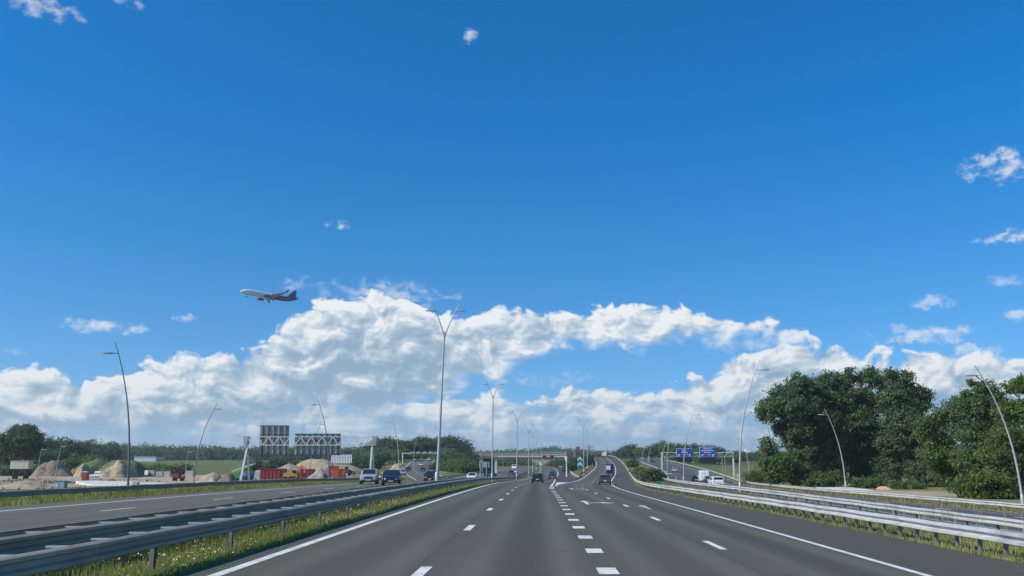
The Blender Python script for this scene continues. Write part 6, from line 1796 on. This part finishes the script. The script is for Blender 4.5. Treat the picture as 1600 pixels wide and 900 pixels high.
# machinery silhouettes below the hoarding: a grey loader
root, w, h, d = box_thing('wheel_loader', 'dark grey loader standing below the white slatted hoarding', 'loader', 540, 300, 18, 725, greyb)
dk = mat('machine_dark', (0.10, 0.11, 0.12), 0.6)
MB().prism([(-2.0, 0.8), (1.2, 0.8), (1.2, 1.7), (-1.6, 1.8)], 1, -1.0, 1.0).build('engine_house', dk, root)
MB().prism([(-0.2, 1.75), (1.0, 1.7), (0.9, 3.0), (-0.1, 3.0)], 1, -0.8, 0.8).build('cab', glass, root)
MB().bar((1.0, 0, 1.5), (2.6, 0, 0.8), 0.3, 1.2).build('lift_arm', dk, root)
MB().prism([(2.4, 0.2), (3.2, 0.2), (3.0, 1.2), (2.5, 1.3)], 1, -1.2, 1.2).build('bucket', dk, root)
for sx in (-1.2, 1.2):
    for sy in (-1, 1): wheel(root, 0, 0, 0.7, 0.45).location = (sx, sy * 1.0, 0.7)
# yellow-grey board at the left edge
root, w, h, d = box_thing('site_trailer', 'pale yellow-grey site trailer at the left picture edge behind the bushes', 'trailer', 33, 255, 28, 720.5, greyb)
tm = mat('trailer_pale', (0.48, 0.47, 0.36), 0.7, 0, 0.08, 0.6)
zb5 = W(33, 732.5, 255)[1] - root.location.z
MB().box((0, 0, (h + zb5) / 2), (w, 2.4, h - zb5)).build('cabin', tm, root)
MB().box((0, 0, h + 0.06), (w + 0.2, 2.6, 0.14)).build('roof', greyb, root)
for q in (-0.25, 0.25): MB().box((q * w, -1.215, (h + zb5) / 2), (0.06, 0.04, (h - zb5) * 0.92)).build('wall_joint', greyb, root)
for sg in (-1, 1):
    for sy in (-1, 1): wheel(root, 0, 0, 0.45).location = (sg * w * 0.3, sy * 1.0, 0.45)
    MB().box((sg * w * 0.3, 0, zb5 * 0.5 + 0.1), (0.2, 2.0, zb5)).build('axle_frame', blackpl, root)
# grey road-side case at the right gantry leg
root, w, h, d = box_thing('electric_cabinet', 'small pale cabinet at the foot of the blue-sign gantry, right leg', 'cabinet', 1153.5, 248, 4, 741, greyb)
MB().box((0, 0, h / 2), (w, 0.5, h)).build('housing', mat('cabinet_pale', (0.58, 0.58, 0.55), 0.6), root)
MB().box((0, -0.265, h * 0.5), (w * 0.85, 0.03, h * 0.86)).build('door', greyb, root)

# ------------------------------------------------------------------ the aeroplane
def livery():
    m = bpy.data.materials.new('aircraft_paint'); m.use_nodes = True
    t = NT(m.node_tree); b = m.node_tree.nodes['Principled BSDF']
    tcn = t.new('ShaderNodeTexCoord'); s = t.new('ShaderNodeSeparateXYZ'); t.l.new(tcn.outputs['Object'], s.inputs[0])
    x = t.m('ADD', s.outputs[0], t.m('MULTIPLY', s.outputs[2], -0.55))      # nose is at -X
    a = t.mr(x, 0.6, 0.9); b2 = t.mr(x, 11.5, 12.0)
    c = t.mix(a, (0.68, 0.70, 0.72), (0.20, 0.012, 0.12))
    c = t.mix(b2, c, (0.035, 0.03, 0.13))
    t.put(b.inputs['Base Color'], c); b.inputs['Roughness'].default_value = 0.35
    return m
liv = livery()
Lp = 44.5
YA = 640.0
xa_, za_ = W(421, 462.5, YA)
pl = thing('aeroplane', 'airliner climbing with wheels down, white nose, magenta and dark blue tail', 'aeroplane', (xa_, YA, za_))
pl.rotation_euler = (R(-3.5), R(3.8), R(38))
mb = MB()
rr = 2.0
st = [(-22.25, 0.05, -0.75), (-21.9, 0.55, -0.65), (-21.0, 1.05, -0.42), (-19.5, 1.55, -0.2), (-17.5, 1.9, -0.03), (-15.5, rr, 0), (9.5, rr, 0), (13, 1.85, 0.12), (17, 1.35, 0.5), (20.2, 0.72, 0.95), (22.0, 0.30, 1.2), (22.3, 0.12, 1.25)]
vs, fs = [], []
n = 20
for x, r0, zc_ in st:
    for k in range(n):
        t_ = 2 * math.pi * k / n
        vs.append((x, math.cos(t_) * r0, zc_ + math.sin(t_) * r0 * 1.03))
for i in range(len(st) - 1):
    for k in range(n): fs.append((i * n + k, i * n + (k + 1) % n, (i + 1) * n + (k + 1) % n, (i + 1) * n + k))
fs += [tuple(range(n)), tuple((len(st) - 1) * n + k for k in range(n))]
fus = mb.add(vs, fs).build('fuselage', liv, pl, 45)
for sg in (-1, 1):
    for i in range(44):
        if 18 < i < 21: continue
        x = -16.5 + i * 0.68
        MB().box((x, sg * 1.965, 0.52), (0.24, 0.05, 0.34)).build('cabin_window', glass, fus)
MB().box((-20.75, 0, 0.42), (0.5, 1.1, 0.30), tilt=Matrix.Rotation(R(-40), 3, 'Y')).build('cockpit_window', glass, fus)
def wing(name, root_le, root_te, tip_le, tip_te, th, m, parent, zr_, zt_):
    """flat tapered surface; points (x, y)"""
    vs = []
    for (le, te, z, t_) in ((root_le, root_te, zr_, th), (tip_le, tip_te, zt_, th * 0.3)):
        lx, ly = le; tx, ty = te
        for q, hh in ((0, 0), (0.15, 0.5), (0.4, 0.55), (1.0, 0.03)):
            vs.append((lx + (tx - lx) * q, ly + (ty - ly) * q, z + hh * t_))
        for q, hh in ((0.6, -0.35), (0.15, -0.45)):
            vs.append((lx + (tx - lx) * q, ly + (ty - ly) * q, z + hh * t_))
    fs = [(i, (i + 1) % 6, 6 + (i + 1) % 6, 6 + i) for i in range(6)] + [tuple(range(6)), tuple(range(6, 12))]
    return MB().add(vs, fs).build(name, m, parent, 40)
wingm = mat('wing_grey', (0.34, 0.35, 0.38), 0.4, 0.2, 0.05)
magenta = mat('aircraft_magenta', (0.21, 0.012, 0.11), 0.35, 0.0, 0.05); navy = mat('aircraft_navy', (0.035, 0.03, 0.13), 0.4, 0.0, 0.05)
for sg in (-1, 1):
    wg = wing('wing', (-4.2, sg * 1.7), (3.3, sg * 1.7), (5.2, sg * 16.6), (6.8, sg * 16.6), 0.9, wingm, pl, -1.2, 0.55)
    wing('winglet', (5.2, sg * 16.6), (6.8, sg * 16.6), (6.9, sg * 17.2), (7.5, sg * 17.2), 0.25, magenta, wg, 0.55, 2.9)
    wing('tailplane', (15.8, sg * 0.9), (19.6, sg * 0.9), (19.5, sg * 6.2), (21.0, sg * 6.2), 0.45, navy, pl, 0.95, 1.5)
    en = MB().lathe([(0.80, -2.4), (1.05, -2.2), (1.15, -1.2), (1.05, 0.6), (0.75, 2.0), (0.45, 2.7)], 16, Matrix.Translation((-4.3, sg * 5.75, -2.15)) @ Matrix.Rotation(math.pi / 2, 4, 'Y')).build('engine', magenta, pl, 40)
    MB().lathe([(0.78, -2.42), (0.5, -2.1)], 16, Matrix.Translation((-4.3, sg * 5.75, -2.15)) @ Matrix.Rotation(math.pi / 2, 4, 'Y')).build('intake', blackpl, en)
    MB().prism([(-5.2, -1.4), (-1.0, -0.85), (-1.6, -0.5), (-3.6, -0.6)], 1, sg * 5.75 - 0.15, sg * 5.75 + 0.15).build('pylon', wingm, en)
    lg = MB().tube([(1.6, sg * 3.8, -1.0), (1.6, sg * 3.8, -3.6)], 0.17, 8).build('main_gear', rim_m, pl)
    for d_ in (-0.45, 0.45):
        w_ = MB().lathe([(0.35, -0.2), (0.58, -0.15), (0.58, 0.15), (0.35, 0.2)], 14, Matrix.Translation((1.6, sg * 3.8 + d_, -3.7)) @ Matrix.Rotation(math.pi / 2, 4, 'X')).build('tyre', tyre, lg, 40)
lg = MB().tube([(-16.9, 0, -1.7), (-17.0, 0, -3.4)], 0.13, 8).build('nose_gear', rim_m, pl)
for d_ in (-0.25, 0.25):
    MB().lathe([(0.25, -0.13), (0.40, -0.1), (0.40, 0.1), (0.25, 0.13)], 12, Matrix.Translation((-17.0, d_, -3.5)) @ Matrix.Rotation(math.pi / 2, 4, 'X')).build('tyre', tyre, lg, 40)
MB().prism([(12.6, 1.75), (14.0, 2.4), (18.9, 7.6), (21.0, 7.6), (20.4, 1.2), (17.0, 1.3)], 1, -0.22, 0.22).build('tail_fin', navy, pl)
# ------------------------------------------------------------------ the air: faint summer haze in one closed box
hm = bpy.data.materials.new('haze'); hm.use_nodes = True
hm.node_tree.nodes.clear()
t = NT(hm.node_tree)
pv = t.new('ShaderNodeVolumePrincipled')
pv.inputs['Color'].default_value = (0.86, 0.95, 0.97, 1)
pv.inputs['Density'].default_value = 0.00014
pv.inputs['Anisotropy'].default_value = 0.2
ho = t.new('ShaderNodeOutputMaterial'); t.l.new(pv.outputs[0], ho.inputs['Volume'])
zlow = float(GZ.min()) - 1.0
hz = MB().box((0, 4480, (zlow + 165) / 2), (12200, 9100, 165 - zlow)).build('haze', hm)
props(hz, kind='stuff')
